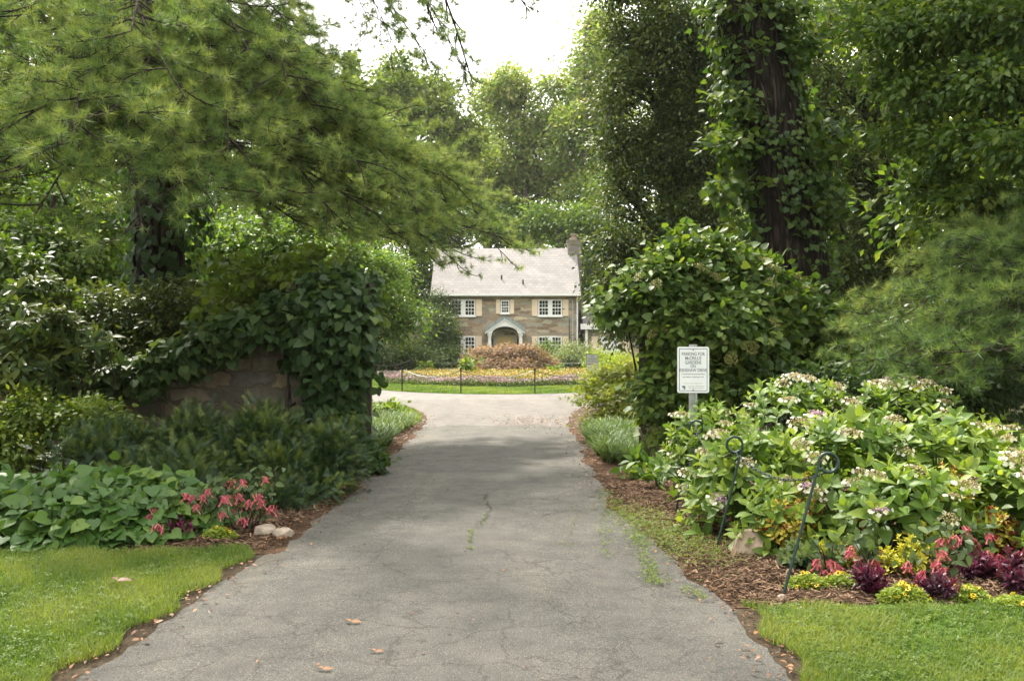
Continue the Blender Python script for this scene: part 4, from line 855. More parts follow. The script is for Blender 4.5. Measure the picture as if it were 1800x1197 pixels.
# ---------------------------------------------------------------- pines with needle tufts on flat sprays
def bough(start, end, bend, ns, slen, rad, sag=.25, twig=.22, tuft=.13, tone=.5, dens=1.0, from_=.18, T3=None):
    """one pine bough: woody chunks and needle chunks"""
    P = curve(start, end, bend, 14, sag); L = np.linalg.norm(P[-1]-P[0]); wood = tube(P, np.linspace(rad, rad*.22, 14), 6, False); tp, td, tq = [], [], []
    for k in range(ns):
        u = from_+(1-from_)*(k+rng.uniform(.2, .8))/ns; i = min(int(u*13), 12); p = P[i]+(P[i+1]-P[i])*(u*13-i); t = nrm(P[i+1]-P[i]); side = nrm(np.cross(t, UP))*(1 if k % 2 else -1)
        l = slen*(1.1-.75*u)*rng.uniform(.7, 1.2)+.15; d = nrm(t*.75+side*rng.uniform(.5, .95)+UP*rng.normal()*.22); q = p+d*l+A(0, 0, rng.uniform(-.06, .12))*l; S = curve(p, q, .05, 7, -.06*l)
        wood += tube(S, np.linspace(rad*.28, .004, 7), 4, False)
        nt = max(2, int(l/.13*dens))
        for j in range(nt):
            v = .2+.8*(j+rng.random())/nt; m = min(int(v*6), 5); a = S[m]+(S[m+1]-S[m])*(v*6-m); sd = nrm(np.cross(d, UP))*rng.choice([-1, 1]); e = nrm(d*.8+sd*rng.uniform(.2, .9)+UP*rng.normal(.22, .3)); w = twig*rng.uniform(.35, 1.1)*(1.15-.4*v)
            b = a+e*w
            if w > .1: wood += tube([a, a+e*w*.5+A(0, 0, -.008), b], [.005, .004, .003], 3, False)
            tp.append(b); td.append(nrm(e+UP*.25)); tq.append(.18*v)  # outer tufts lightened, inner ones darkened: light and shade painted into the tone
            if rng.random() < .6: tp.append(a+e*w*.55); td.append(nrm(e+UP*.2+rng.normal(size=3)*.3)); tq.append(-.2)
        tp.append(S[-1]); td.append(d); tq.append(.2)
    tp.append(P[-1]); td.append(nrm(P[-1]-P[-2])); tq.append(.2); tq = np.array(tq); tp = np.array(tp); td = np.array(td); n = len(tp); ch = []
    btone = tone+rng.normal()*.1
    for i, T in enumerate(T3 or TUFTS):
        s = slice(i, n, 3)
        if len(tp[s]): ch.append(scatter(T, tp[s], td[s], rnd(len(tp[s])), tuft*rng.uniform(.75, 1.2, len(tp[s])), btone+tq[s]+rng.normal(size=len(tp[s]))*.13))
    return wood, ch
def pine(label, base, top, r, boughs, **kw):
    root = empty('white_pine', base, label, 'pine tree'); tp = curve(A(*base), A(*top), .01, 24); w = tube(tp, np.linspace(r, r*.3, 24)*(1+.4*np.exp(-np.arange(24)/1.5)), 14); ch = []
    for (z0, e, o) in boughs:
        s = tp[int(np.argmin(np.abs(tp[:, 2]-z0)))]; a, b = bough(s, A(*e), **{**dict(bend=.05, ns=16, slen=1.5, rad=.06), **kw, **o}); w += a; ch += b
    part('trunk', w, M['bark'], root, True); part('crown', ch, M['pine'], root); return root
PB = []
def pb(z0, px, py, Y, **o): PB.append((z0, at(px, py, Y), o))
# low and middle boughs, each aimed where the photograph shows a spray
pb(5.2, 30, 300, 9.0, ns=20, slen=1.5); pb(5.0, 240, 330, 9.2, ns=18, slen=1.3); pb(5.6, 380, 370, 9.6, ns=18, slen=1.1); pb(5.4, 130, 245, 8.6, ns=20, slen=1.4)
pb(5.4, 640, 300, 12.5, ns=24, slen=1.5); pb(5.6, 730, 360, 14.2, ns=24, slen=1.6); pb(5.0, 905, 425, 16.0, ns=30, slen=1.5, sag=.3); pb(4.8, 720, 430, 14.6, ns=26, slen=1.2); pb(4.6, 560, 420, 13.6, ns=20, slen=1.0)
pb(5.6, 810, 330, 16.5, ns=26, slen=1.6); pb(4.9, 800, 440, 17.5, ns=22, slen=1.3); pb(6.6, 480, 240, 11.0, ns=22, slen=1.4); pb(6.9, 580, 180, 12.5, ns=22, slen=1.3); pb(7.0, 330, 180, 9.8, ns=20, slen=1.4)
pb(7.2, 120, 130, 9.4, ns=20, slen=1.5); pb(7.4, 440, 95, 11.4, ns=20, slen=1.3); pb(6.9, 10, 160, 9.4, ns=20, slen=1.4); pb(7.6, 230, 60, 9.8, ns=18, slen=1.3); pb(6.4, 690, 250, 15.0, ns=24, slen=1.4)
pb(5.8, -90, 300, 9.5, ns=18, slen=1.5); pb(6.0, 480, 330, 10.8, ns=20, slen=1.2); pb(5.7, 590, 385, 12.6, ns=20, slen=1.1); pb(8.0, 560, 120, 13.6, ns=20, slen=1.2); pb(8.2, 20, 40, 10.5, ns=18, slen=1.4)
pb(6.2, 750, 300, 16.0, ns=24, slen=1.4); pb(5.2, 860, 385, 18.0, ns=26, slen=1.5); pb(5.3, 640, 345, 16.5, ns=22, slen=1.4); pb(6.1, 250, 400, 8.9, ns=18, slen=1.2); pb(6.0, 60, 380, 9.3, ns=18, slen=1.2)
for (z0_, px, py, Y_) in [(6.6, 560, 205, 12.2), (6.4, 650, 225, 14.0), (6.0, 725, 275, 15.0), (5.8, 800, 295, 16.8), (5.5, 855, 345, 17.6), (7.2, 620, 165, 13.4), (7.3, 505, 150, 11.6), (5.2, 890, 405, 17.2), (7.6, 540, 90, 12.6), (5.3, 690, 395, 13.6), (5.6, 780, 385, 15.6), (6.3, 400, 270, 10.2), (5.9, 320, 330, 9.4), (6.8, 190, 200, 9.0)]:
    pb(z0_, px, py, Y_, ns=24, slen=1.35)
for (px, py, Y_) in [(700, 95, 15.0), (765, 118, 15.3), (655, 50, 14.6), (820, 130, 15.8)]: pb(11.3, px, py, Y_, ns=24, slen=1.3, sag=1.0, tuft=.115, from_=.5, dens=1.1, rad=.03, T3=DTUFT)
# the thin high bough that hangs into the sky
pb(11.5, 832, 150, 15.5, ns=26, slen=1.0, sag=1.1, tuft=.11, from_=.45, dens=1.0, rad=.05, T3=DTUFT); pb(11.0, 930, 20, 14.0, ns=18, slen=.7, sag=1.2, tuft=.10, from_=.7, dens=.8, rad=.04, T3=DTUFT); pb(11.8, 770, 60, 15.0, ns=20, slen=1.0, sag=.9, tuft=.11, from_=.5, dens=.9, rad=.04, T3=DTUFT)
# twigs in front of the slate roof
pb(4.5, 822, 480, 17.0, ns=10, slen=.5, sag=.3, from_=.72, dens=1.0, tuft=.11, T3=DTUFT, rad=.03); pb(4.6, 900, 462, 18.5, ns=10, slen=.5, sag=.3, from_=.72, dens=1.0, tuft=.11, T3=DTUFT, rad=.03); pb(4.6, 780, 470, 16.0, ns=10, slen=.45, sag=.3, from_=.75, dens=.9, tuft=.11, T3=DTUFT, rad=.03)
for k in range(28):      # boughs higher up, above the picture
    a = k*2.4; z = 8.8+k*.33; rr = 5.0-.1*k; PB.append((z, A(-5.4+math.cos(a)*rr, 15.5+math.sin(a)*rr, z+.3), dict(ns=12, slen=1.5, dens=.75)))
PT = A(-5.4, 15.5, 20.5)
pine('large white pine left of the drive with long spreading needle boughs', (-5.4, 15.5, 0), PT, .40, PB, dens=1.8, twig=.26, tuft=.118, rad=.036)
PB = []
for (z0, px, py, Y, o) in [(2.4, 1600, 630, 9.8, dict(ns=20, slen=.9)), (2.2, 1640, 660, 9.2, dict(ns=18, slen=1.0)), (2.8, 1520, 590, 11.0, dict(ns=22, slen=1.0)), (3.2, 1690, 590, 9.8, dict(ns=20, slen=1.0)),
                         (2.9, 1600, 560, 10.5, dict(ns=20, slen=1.0)), (2.5, 1720, 620, 8.9, dict(ns=18, slen=1.1)), (2.0, 1570, 640, 10.3, dict(ns=16, slen=1.)), (3.4, 1750, 545, 9.8, dict(ns=20, slen=1.1)), 
                         (3.8, 1810, 505, 9.5, dict(ns=18, slen=1.1)), (3.0, 1790, 590, 9.2, dict(ns=18, slen=1.1)), (2.4, 1800, 660, 9.4, dict(ns=18, slen=1.0)), (3.0, 1500, 560, 12.0, dict(ns=18, slen=.9))]: PB.append((z0, at(px, py, Y), o))
for k in range(5):
    a = k*2.4; z = 4.0+k*.42; rr = 1.6-.2*k; PB.append((z, A(6.9+math.cos(a)*rr, 11.5+math.sin(a)*rr, z+.2), dict(ns=12, slen=.9)))
pine('young white pine at the right edge with soft starry needle tufts', (6.9, 11.5, 0), (6.9, 11.6, 6.5), .14, PB, tone=.36, dens=1.6, twig=.22, tuft=.115, rad=.022)

# ---------------------------------------------------------------- right hand trees
IT = [A(4.42, 15, -.05), at(1385, 400, 15), at(1350, 200, 15), at(1312, 0, 15), A(3.3, 15, 9.5), A(3.0, 15.2, 13)]
itb = [(A(2.6, 14.8, 11.2), A(1.5, 1.5, 1.0)), (A(4.4, 15.6, 12.4), A(1.9, 1.7, 1.1)), (A(3.2, 16.2, 13.6), A(1.6, 1.6, 1.0))]
tree('tall_trunk_tree', 'tall tree with a thick dark leaning trunk clad in creeper', IT, (.54, .36), itb, dict(n=260, per=28, cr=.4, T=LEAF_O, s=.12), 'mid_leaf', bark='bark_dark')
tpath = smoothpath(np.array(IT[:5]), 60); tr_ = np.linspace(.54, .42, 60)
n = 7600; i = rng.integers(0, 59, n); a = rng.uniform(0, 2*math.pi, n); dens = (np.sin(a*2+i*.22)+np.sin(a*3.1-i*.13+1)+rng.normal(size=n)*.5) > .02; edge = np.abs(np.cos(a)) > .75; k = dens | (edge & (rng.random(n) < .75)); i, a = i[k], a[k]; n = len(i)
O = np.c_[np.cos(a), np.sin(a), np.zeros(n)]; off = rng.gamma(1.6, .05, n)+np.where(rng.random(n) < .22, rng.uniform(0, .35, n), 0)*(np.sin(i*.5+np.sign(O[:, 0]))>-.2)
P = tpath[i]+O*(tr_[i]*1.05+off)[:, None]+rnd(n)*.05
crv = empty('climbing_creeper', A(4.42, 14.9, 0), 'leafy green creeper climbing the thick dark leaning trunk', 'vine')
part('foliage', [scatter(LEAF_H, P, O*.5+A(0, 0, -.7)+rnd(n)*.4, O+UP*.5+rnd(n)*.4, rng.uniform(.06, .115, n), .45+rng.normal(size=n)*.2)], M['creeper'], crv)
# leafy side sprays of the creeper
sp = []
for (px, py) in [(1310, 180), (1440, 280), (1450, 345), (1290, 260), (1440, 420), (1460, 230), (1290, 420), (1330, 100), (1400, 90), (1480, 390), (1275, 330), (1300, 20), (1385, 20)]: sp.append(B(px, py, 14.7, 42, 22))
cs_, dd = foliage(sp, 130, 16, .14, LEAF_H, .12, face=.3, tint=(.6, .15, .12)); part('side_spray', cs_, M['creeper'], crv)
st = []
for k in range(11):
    ph0 = rng.uniform(math.pi, 2*math.pi); st += tube(A(*[tpath[j]+A(math.cos(ph0+.25*math.sin(j*.2+k)), math.sin(ph0+.25*math.sin(j*.2+k)), 0)*(tr_[j]*1.04) for j in range(0, rng.integers(30, 56), 2)]), .014, 5, False)
part('stem', st, M['bark'], crv, True)

tree('holly_tree', 'large dark glossy evergreen tree right of the house', [A(4.6, 28, 0), A(4.4, 28, 4), A(4.3, 28, 9), A(4.2, 28, 14)], (.30, .1),
     [B(1180, 60, 27, 100, 60), B(1110, 150, 27, 60, 55), B(1220, 170, 27, 70, 55), B(1130, 265, 27, 75, 45), B(1230, 290, 27, 70, 50), B(1090, 350, 26.5, 55, 45), B(1190, 385, 27, 80, 45), B(1088, 440, 26, 44, 42), B(1068, 500, 26, 30, 38), B(1078, 565, 26, 28, 40), B(1270, 80, 28, 70, 60), B(1260, 400, 27, 60, 45), B(1140, -40, 27, 80, 50),
      B(1100, 60, 27, 40, 40), B(1130, 460, 27, 60, 45), B(1250, 500, 27, 50, 40), B(1120, 540, 27, 60, 50), B(1170, 220, 27.5, 60, 60), B(1200, 300, 27.5, 60, 60), B(1080, 250, 27, 40, 40)],
     dict(n=2300, per=42, cr=.30, T=LEAF_Q, s=.13, tint=(.55, .22, .18), inner=.25), 'dark_leaf', nsub=7, ragged=(3, .6, .6))
tree('oak_tree', 'dark spreading tree behind the creeper clad trunk', [A(9.6, 25, 0), at(1560, 330, 25), at(1575, 180, 25), at(1612, 40, 25), A(11.0, 25.3, 13.5)], (.30, .12),
     [B(1430, 60, 24, 80, 60), B(1500, 140, 24, 70, 60), B(1420, 200, 24, 60, 60), B(1480, 260, 24, 75, 55), B(1430, 350, 24, 60, 55), B(1520, 390, 24, 70, 55), B(1500, 20, 25, 60, 50), B(1480, 460, 24, 70, 50), B(1560, 480, 24, 60, 50), B(1580, -40, 25, 80, 50)],
     dict(n=760, per=42, cr=.36, T=LEAF_Q, s=.12, inner=.35, tint=(.55, .16, .16)), 'dark_leaf', nsub=6, ragged=(3, .6, .6))
tree('maple_tree', 'airy fine leaved tree overhanging from the right edge', [A(7.6, 13.6, 0), A(7.3, 13.6, 3), A(7.0, 13.5, 6), A(6.8, 13.5, 9)], (.14, .06),
     [B(1620, 60, 13, 70, 45), B(1730, 40, 12.5, 80, 45), B(1650, 160, 13, 75, 40), B(1760, 150, 12, 60, 50), B(1600, 235, 13.4, 50, 35), B(1700, 250, 12.5, 75, 35), B(1780, 260, 11.5, 50, 40), B(1640, 330, 13.2, 60, 32), B(1740, 350, 12.4, 70, 35), B(1690, 420, 12.8, 60, 30), B(1790, 420, 12, 50, 30), B(1570, 130, 13.6, 50, 40), B(1820, 60, 12, 60, 60), B(1560, 20, 13.6, 60, 40), B(1700, -40, 13, 90, 40)],
     dict(n=800, per=24, cr=.2, T=LEAF_O, s=.105, inner=.15, flat=.4, droop=.5, face=.2, tint=(.45, .18, .15)), 'fine_leaf', nsub=14)
tree('sapling', 'thin straight sapling standing behind the young white pine', [A(5.9, 13, 0), at(1693, 520, 13), at(1690, 400, 13), at(1680, 280, 13)], (.045, .02), [B(1700, 380, 13, 60, 30), B(1670, 300, 13, 50, 35), B(1720, 440, 13, 45, 22)], dict(n=60, per=18, cr=.2, T=LEAF_O, s=.1, inner=.2, flat=.4), 'fine_leaf', bark='bark')

# ---------------------------------------------------------------- trees beyond the house
def far_tree(label, px, Y, blobs, mat, n=430, per=40, s=.46, cr=.75, tint=(.5, .16, .14), name='broadleaf_tree', r=.45, group='trees behind the house', inner=.4, bark='bark_light', nsub=9):
    x = (px-900)/1750*Y; zt = max(b[0][2] for b in blobs); z0 = float(gz(Y))
    tree(name, label, [A(x, Y, z0-.1), A(x+.3, Y, zt*.35), A(x-.2, Y, zt*.7), A(x, Y, zt)], (r, .1), blobs, dict(n=n, per=per, cr=cr, T=LEAF_Q, s=s, inner=inner, tint=tint), mat, group=group, bark=bark, nsub=max(3, nsub//2), ragged=(4, .5, .75))
far_tree('tall yellow green tree directly behind the house chimney side', 925, 94, [B(920, 135, 94, 50, 40), B(880, 180, 94, 45, 45), B(960, 190, 94, 55, 45), B(900, 255, 94, 50, 40), B(985, 240, 95, 50, 40), B(930, 300, 94, 60, 35), B(1000, 310, 94, 45, 45), B(870, 300, 95, 30, 40)], 'hazed_yellow_leaf', n=560, per=34, tint=(.4, .2, .16))
far_tree('yellowing tree against the sky beside the dark evergreen', 1030, 90, [B(1030, 110, 90, 45, 50), B(1050, 190, 90, 50, 50), B(1010, 260, 90, 40, 45), B(1040, 330, 90, 50, 50), B(1070, 60, 92, 40, 50)], 'hazed_yellow_leaf', n=420, tint=(.35, .2, .16))
far_tree('broad green tree behind the left end of the house', 720, 92, [B(700, 150, 92, 55, 40), B(640, 190, 92, 45, 45), B(755, 170, 92, 45, 45), B(800, 230, 92, 30, 50), B(780, 245, 92, 45, 50), B(700, 245, 92, 60, 45), B(750, 310, 92, 65, 45), B(660, 300, 92, 55, 50), B(800, 330, 93, 40, 45), B(720, 380, 92, 70, 40)], 'mid_leaf', n=1150, s=.5, tint=(.72, .18, .14))
far_tree('tall green tree showing above the pine boughs at left', 630, 96, [B(630, 200, 96, 40, 45), B(600, 240, 96, 50, 50), B(650, 260, 96, 45, 45), B(560, 200, 97, 40, 60), B(590, 320, 96, 60, 55), B(530, 280, 97, 60, 60)], 'mid_leaf', n=950, s=.5, tint=(.64, .18, .14))
far_tree('pale green tree far behind in the gap over the roof', 850, 118, [B(850, 250, 118, 28, 60), B(830, 330, 118, 35, 60), B(880, 350, 118, 40, 50), B(860, 190, 118, 16, 30)], 'hazed_pale_leaf', n=260, s=.5, tint=(.6, .15, .12))
far_tree('bright mid green tree close behind the roof ridge at right', 985, 84, [B(960, 405, 84, 45, 30), B(1010, 400, 84, 40, 35), B(1050, 420, 84, 40, 45), B(1030, 480, 84, 30, 45), B(1045, 540, 84, 30, 40)], 'bright_leaf', n=260, s=.36, cr=.8)
far_tree('airy pale tree filling the gap left of the yellow green tree', 860, 100, [B(855, 330, 100, 40, 45), B(890, 390, 100, 50, 35), B(840, 270, 100, 28, 40), B(960, 400, 100, 60, 30)], 'hazed_pale_leaf', n=360, tint=(.55, .18, .14))
far_tree('light green tree between the yellowing tree and the dark evergreen', 1040, 97, [B(1035, 200, 97, 50, 60), B(1060, 300, 97, 50, 60), B(1020, 390, 97, 50, 50), B(1080, 120, 97, 40, 60)], 'hazed_pale_leaf', n=420, tint=(.4, .18, .14))
far_tree('dark green tree close behind the roof ridge at left', 810, 86, [B(790, 400, 86, 50, 40), B(850, 395, 86, 45, 35), B(900, 415, 86, 40, 25), B(745, 420, 86, 40, 45), B(730, 500, 86, 40, 60)], 'mid_leaf', n=300, s=.36, cr=.8, tint=(.4, .15, .12))
far_tree('slender branching tree showing its forked stems above the roof', 925, 99, [B(900, 330, 99, 30, 25), B(950, 340, 99, 30, 25), B(975, 280, 99, 25, 30), B(885, 280, 99, 25, 25)], 'hazed_pale_leaf', n=110, per=22, s=.36, r=.4, nsub=14, bark='bark')
# the feathery conifer tip
rt = empty('spruce_tree', A((615-900)/1750*104, 104, float(gz(104))), 'pointed conifer tip rising into the white sky at left', 'tree', 'trees behind the house'); tb = at(617, 95, 104); x0 = tb[0]
ch, wd = [], tube([[x0, 104, float(gz(104))], tb], [.4, .05], 8)
for k in range(90):
    z = tb[2]*(.55+.45*(k/90)); rr = .4+(tb[2]-z)*.28; a = k*2.399; e = A(x0+math.cos(a)*rr, 104+math.sin(a)*rr, z+.25*rr); wd += tube([[x0, 104, z], e], [.05, .02], 4, False)
    m_ = 70; u = rng.uniform(.15, 1, m_)[:, None]; ch.append(scatter(LEAF_Q, A(x0, 104, z)+(e-A(x0, 104, z))*u+rnd(m_)*.16, A(math.cos(a), math.sin(a), .5)+rnd(m_)*.5, rnd(m_), .38, rng.uniform(.4, .8, m_)))
part('trunk', wd, M['bark'], rt); part('crown', ch, M['hazed_pale_leaf'], rt)

# trees left of the house, on the far side of the circle
def mid_tree(label, trunk, blobs, mat, **k): 
    lf = dict(n=420, per=42, cr=.42, T=LEAF_Q, s=.2, inner=.4, tint=(.5, .17, .14)); lf.update(k); tree('broadleaf_tree', label, trunk, (.2, .07), blobs, lf, mat, group='trees left of the house', nsub=4, ragged=(3, .6, .6))
mid_tree('bright green tree standing left of the house beside the drive circle', [A(-6.2, 44, 0), A(-6.1, 44, 3), A(-6.0, 44, 6)], [B(630, 445, 43, 42, 38), B(675, 480, 43, 38, 42), B(698, 535, 42.5, 30, 40), B(640, 520, 42.5, 46, 42), B(690, 575, 42.5, 34, 22), B(718, 560, 42.5, 16, 28), B(610, 570, 43, 46, 30), B(590, 480, 44, 46, 46)], 'bright_leaf')
mid_tree('taller green tree left of the house, mostly behind pine boughs', [A(-12.5, 48, 0), A(-12.4, 48, 5), A(-12.3, 48, 11)], [B(520, 430, 47, 60, 55), B(450, 380, 47, 70, 60), B(560, 350, 48, 60, 60), B(480, 280, 48, 70, 60), B(590, 410, 47, 40, 40), B(430, 480, 47, 60, 50)], 'mid_leaf', n=420)
shrub('yew_shrub', 'dark low shrub across the circle left of the flower bed', [B(690, 625, 54, 45, 18), B(735, 632, 54, 40, 16), B(655, 625, 55, 25, 20)], dict(n=300, per=40, cr=.35, T=LEAF_Q, s=.15, inner=.3, zmin=0), 'dark_leaf', group='shrubs around the circle')
shrub('ivy_shrub', 'dark evergreen shrub at the left corner of the stone house', [B(775, 590, 70, 24, 45), B(765, 625, 69, 30, 25), B(800, 632, 68, 26, 16)], dict(n=260, per=46, cr=.4, T=LEAF_Q, s=.17, inner=.3, zmin=-.5), 'dark_leaf', group='shrubs around the circle')
iv = empty('house_ivy', A(hx(775), HY, GZ), 'dark ivy covering the left corner of the stone house', 'vine')
c_, d_ = foliage([B(775, 540, 72.6, 22, 26, 14), B(772, 575, 72.6, 24, 26, 14), B(790, 590, 72.6, 14, 14, 10)], 190, 40, .35, LEAF_Q, .17, inner=.3, face=.4, zmin=-.5); part('foliage', c_, M['dark_leaf'], iv)
shrub('box_shrub', 'green shrub under the right ground floor window', [B(965, 622, 68, 30, 16), B(985, 630, 67, 25, 12)], dict(n=130, per=40, cr=.3, T=LEAF_Q, s=.14, inner=.3, zmin=-.5), 'mid_leaf', group='shrubs around the circle')
shrub('pieris_shrub', 'grey green rounded shrub right of the rust maple mound', [B(1012, 628, 58, 30, 24), B(1030, 640, 57, 22, 16), B(992, 636, 57, 18, 16)], dict(n=230, per=46, cr=.28, T=LEAF_Q, s=.13, inner=.3, zmin=-.1), 'grey_leaf', group='shrubs around the circle')
shrub('golden_shrub', 'yellow green shrub behind the no parking sign', [B(1072, 640, 50, 40, 20), B(1100, 650, 46, 45, 24)], dict(n=220, per=40, cr=.28, T=LEAF_Q, s=.13, inner=.3, zmin=0), 'mound_leaf', group='shrubs around the circle')

# ---------------------------------------------------------------- island planting
tree('weeping_maple', 'rust coloured weeping maple mound in the island bed', [A(-.1, 43, 0), A(0, 43, .8), A(.1, 43, 1.5)], (.12, .06), [B(855, 635, 43, 28, 19), B(890, 629, 42.5, 30, 20), B(925, 632, 42.5, 30, 19), B(952, 644, 42.5, 22, 12), B(836, 644, 42.5, 13, 14), B(895, 648, 41.8, 46, 12)], dict(n=780, per=60, cr=.2, T=PALM, s=.11, inner=.45, droop=.9, tint=(.5, .24, .16), zmin=.05), 'rust_maple', bark='bark', nsub=12)
def bedflowers(q0, q1, n, s, z0, z1, mat, lab, tint, only=None):
    a = rng.uniform(0, 2*math.pi, n); q = np.sqrt(rng.uniform(q0**2, q1**2, n)); x = IC[0]+.1+np.cos(a)*q*IRX*.86; y = IC[1]-.9+np.sin(a)*q*IRY*.52
    z = .05+(z0+(z1-z0)*rng.random(n))*(1+.25*np.sin(a*9+q*12)); pat = np.sin(a*7+2)+np.sin(a*13.7)
    single('flower_bed_planting', [scatter(LEAF_Q, np.c_[x, y, z], rnd(n)+UP*.4, UP+rnd(n)*.5, s*rng.uniform(.6, 1.3, n), tint(pat, z, n))], M[mat], label=lab, cat='flower bed', kind='stuff')
bedflowers(.82, 1.0, 42000, .07, .02, .27, 'lilac', 'lilac and green bedding flowers edging the island bed', lambda p, z, n: np.where((z > .16) & (rng.random(n) < .62+.25*np.sign(p)), .7, .2)+rng.normal(size=n)*.14)
bedflowers(.0, .82, 52000, .08, .02, .33, 'apricot', 'apricot and yellow bedding flowers filling the island bed', lambda p, z, n: np.where((z > .2) & (rng.random(n) < .5), .62, .15)+rng.normal(size=n)*.15)
bedflowers(.93, 1.02, 9000, .08, .0, .16, 'mid_leaf', 'low green foliage edge of the island flower bed', lambda p, z, n: .5+rng.normal(size=n)*.15)
for (px, py, Y, w, h, lab) in [(745, 648, 41, 14, 14, 'vivid green broad leaved plant at the left of the island bed'), (822, 640, 38.5, 13, 18, 'vivid green plant left of the rust maple mound'), (978, 655, 39, 9, 14, 'vivid green plant right of the rust maple mound')]:
    shrub('cup_plant', lab, [B(px, py, Y, w*.8, h*.8)], dict(n=14, per=7, cr=.1, T=LEAF_B, s=.26, inner=.2, tint=(.7, .1, .1)), 'bright_leaf', cat='plant', group='tall plants in the island bed', stems=6)

# ---------------------------------------------------------------- generic trees of the surrounding wood (left, right and far behind)
def wood_tree(mat, seed, H, rr, nclump, s):
    g = np.random.default_rng(seed); bl = []
    for k in range(11):
        z = H*(.18+.8*k/11); q = rr*(1-.55*abs(k/11-.45)); a = k*2.3+seed; bl.append((A(math.cos(a)*q*.55, math.sin(a)*q*.55, z), A(q*.62, q*.62, H*.085)))
    bl = split(bl, 3, .6, .6); c, d = foliage(bl, nclump, 40, .55, LEAF_Q, s, inner=.3, tint=(.5, .17, .14)); tr = limbs([A(0, 0, -.2), A(.1, 0, H*.4), A(0, .1, H*.95)], .28, .06, bl, d, 3)
    return mesh('trunk', tr, M['bark'], True), mesh('crown', c, M[mat])
kinds = [wood_tree('mid_leaf', 1, 17, 4.6, 520, .27), wood_tree('fine_leaf', 2, 14, 4.2, 500, .24), wood_tree('mid_leaf', 3, 21, 5.2, 560, .3), wood_tree('hazed_pale_leaf', 4, 15, 4.4, 480, .26)]
spots = [(-12, 2, 0, 'left'), (-15, -6, 2, 'left'), (12.5, 2, 0, 'right'), (16, -6, 2, 'right'), (-6.5, -14, 1, 'left'), (6, -15, 0, 'right'), (-17, 9, 2, 'left'), (17, 11, 2, 'right'), (0, -22, 2, 'right'),  # this row: unseen trees beside and behind the camera, added to cut sky light
         (-17, 34, 2, 'left'), (-23, 30, 0, 'left'), (-11.5, 30, 1, 'left'), (-15.5, 25, 1, 'left'), (-20, 44, 2, 'left'), (-28, 40, 0, 'left'), (-27, 52, 2, 'left'), (-17, 58, 0, 'left'), (-10.5, 62, 3, 'left'), (-24, 68, 2, 'left'), (-14, 74, 2, 'left'), (-34, 60, 0, 'left'), (-21, 84, 2, 'left'), (-33, 80, 2, 'left'),
         (19, 32, 0, 'right'), (24, 40, 2, 'right'), (11.5, 33, 3, 'right'), (16, 48, 2, 'right'), (10.5, 52, 3, 'right'), (28, 52, 0, 'right'), (14, 64, 0, 'right'), (22, 62, 2, 'right'), (12, 78, 2, 'right'), (20, 82, 0, 'right'), (15.5, 24, 1, 'right'), (20, 22, 1, 'right'), (11.2, 19.5, 1, 'right')]
for i, (x, y, k, side) in enumerate(spots):
    near = 'near' if y < 40 else ('deeper' if y < 60 else 'far')
    o = empty('woodland_tree', (x, y, float(gz(y))), f'leafy {["broad", "slim", "tall", "pale green"][k]} woodland tree standing {near} in the wood {side} of the {"drive" if y < 40 else "circle" if y < 60 else "house"}', 'tree', f'woodland trees {side} of the drive')
    o.rotation_euler = (0, 0, i*1.7); o.scale = (1, 1, .92+.2*((i*7) % 5)/5)
    for nm, me in zip(('trunk', 'crown'), kinds[k]):
        c = bpy.data.objects.new(nm, me); col.objects.link(c); c.parent = o
n = 90000; x = rng.uniform(-130, 130, n); y = rng.uniform(112, 150, n); z = rng.random(n)**1.15*(15+3*np.sin(x*.13)+2*np.sin(x*.31+1)+rng.normal(size=n)*1.5)
cl = rnd(n)*0
single('distant_woods', [scatter(LEAF_Q, np.c_[x, y, z], rnd(n), UP+rnd(n)*.6, rng.uniform(.5, 1.0, n), .45+.2*np.sin(x*.4)*np.sin(z*.5)+rng.normal(size=n)*.15)], M['mid_leaf'], label='distant green woods closing the view behind the house', cat='woods', kind='stuff')
# ---------------------------------------------------------------- left side planting
tree('dogwood_tree', 'small yellow green understory tree behind the left shrubs', [A(-9.5, 20, 0), A(-9.4, 20, 2), A(-9.2, 20, 4.5)], (.09, .04), [B(60, 420, 20, 80, 45), B(150, 450, 20, 70, 45), B(40, 500, 20, 70, 40), B(200, 390, 20.5, 60, 40), B(120, 350, 21, 80, 40), B(180, 500, 20, 50, 35)], dict(n=380, per=30, cr=.26, T=LEAF_O, s=.13, inner=.2, flat=.4), 'fine_leaf', nsub=10)
tree('dogwood_tree', 'small leafy understory tree just right of the ivy covered pine trunk', [A(-5.9, 20, 0), A(-5.8, 20, 2), A(-5.6, 20, 4)], (.08, .04), [B(400, 470, 19.5, 60, 45), B(470, 430, 20, 60, 40), B(360, 420, 20, 50, 40), B(430, 520, 19, 60, 30), B(520, 460, 20, 45, 40)], dict(n=300, per=30, cr=.26, T=LEAF_O, s=.13, inner=.2, flat=.4), 'bright_leaf', nsub=10)
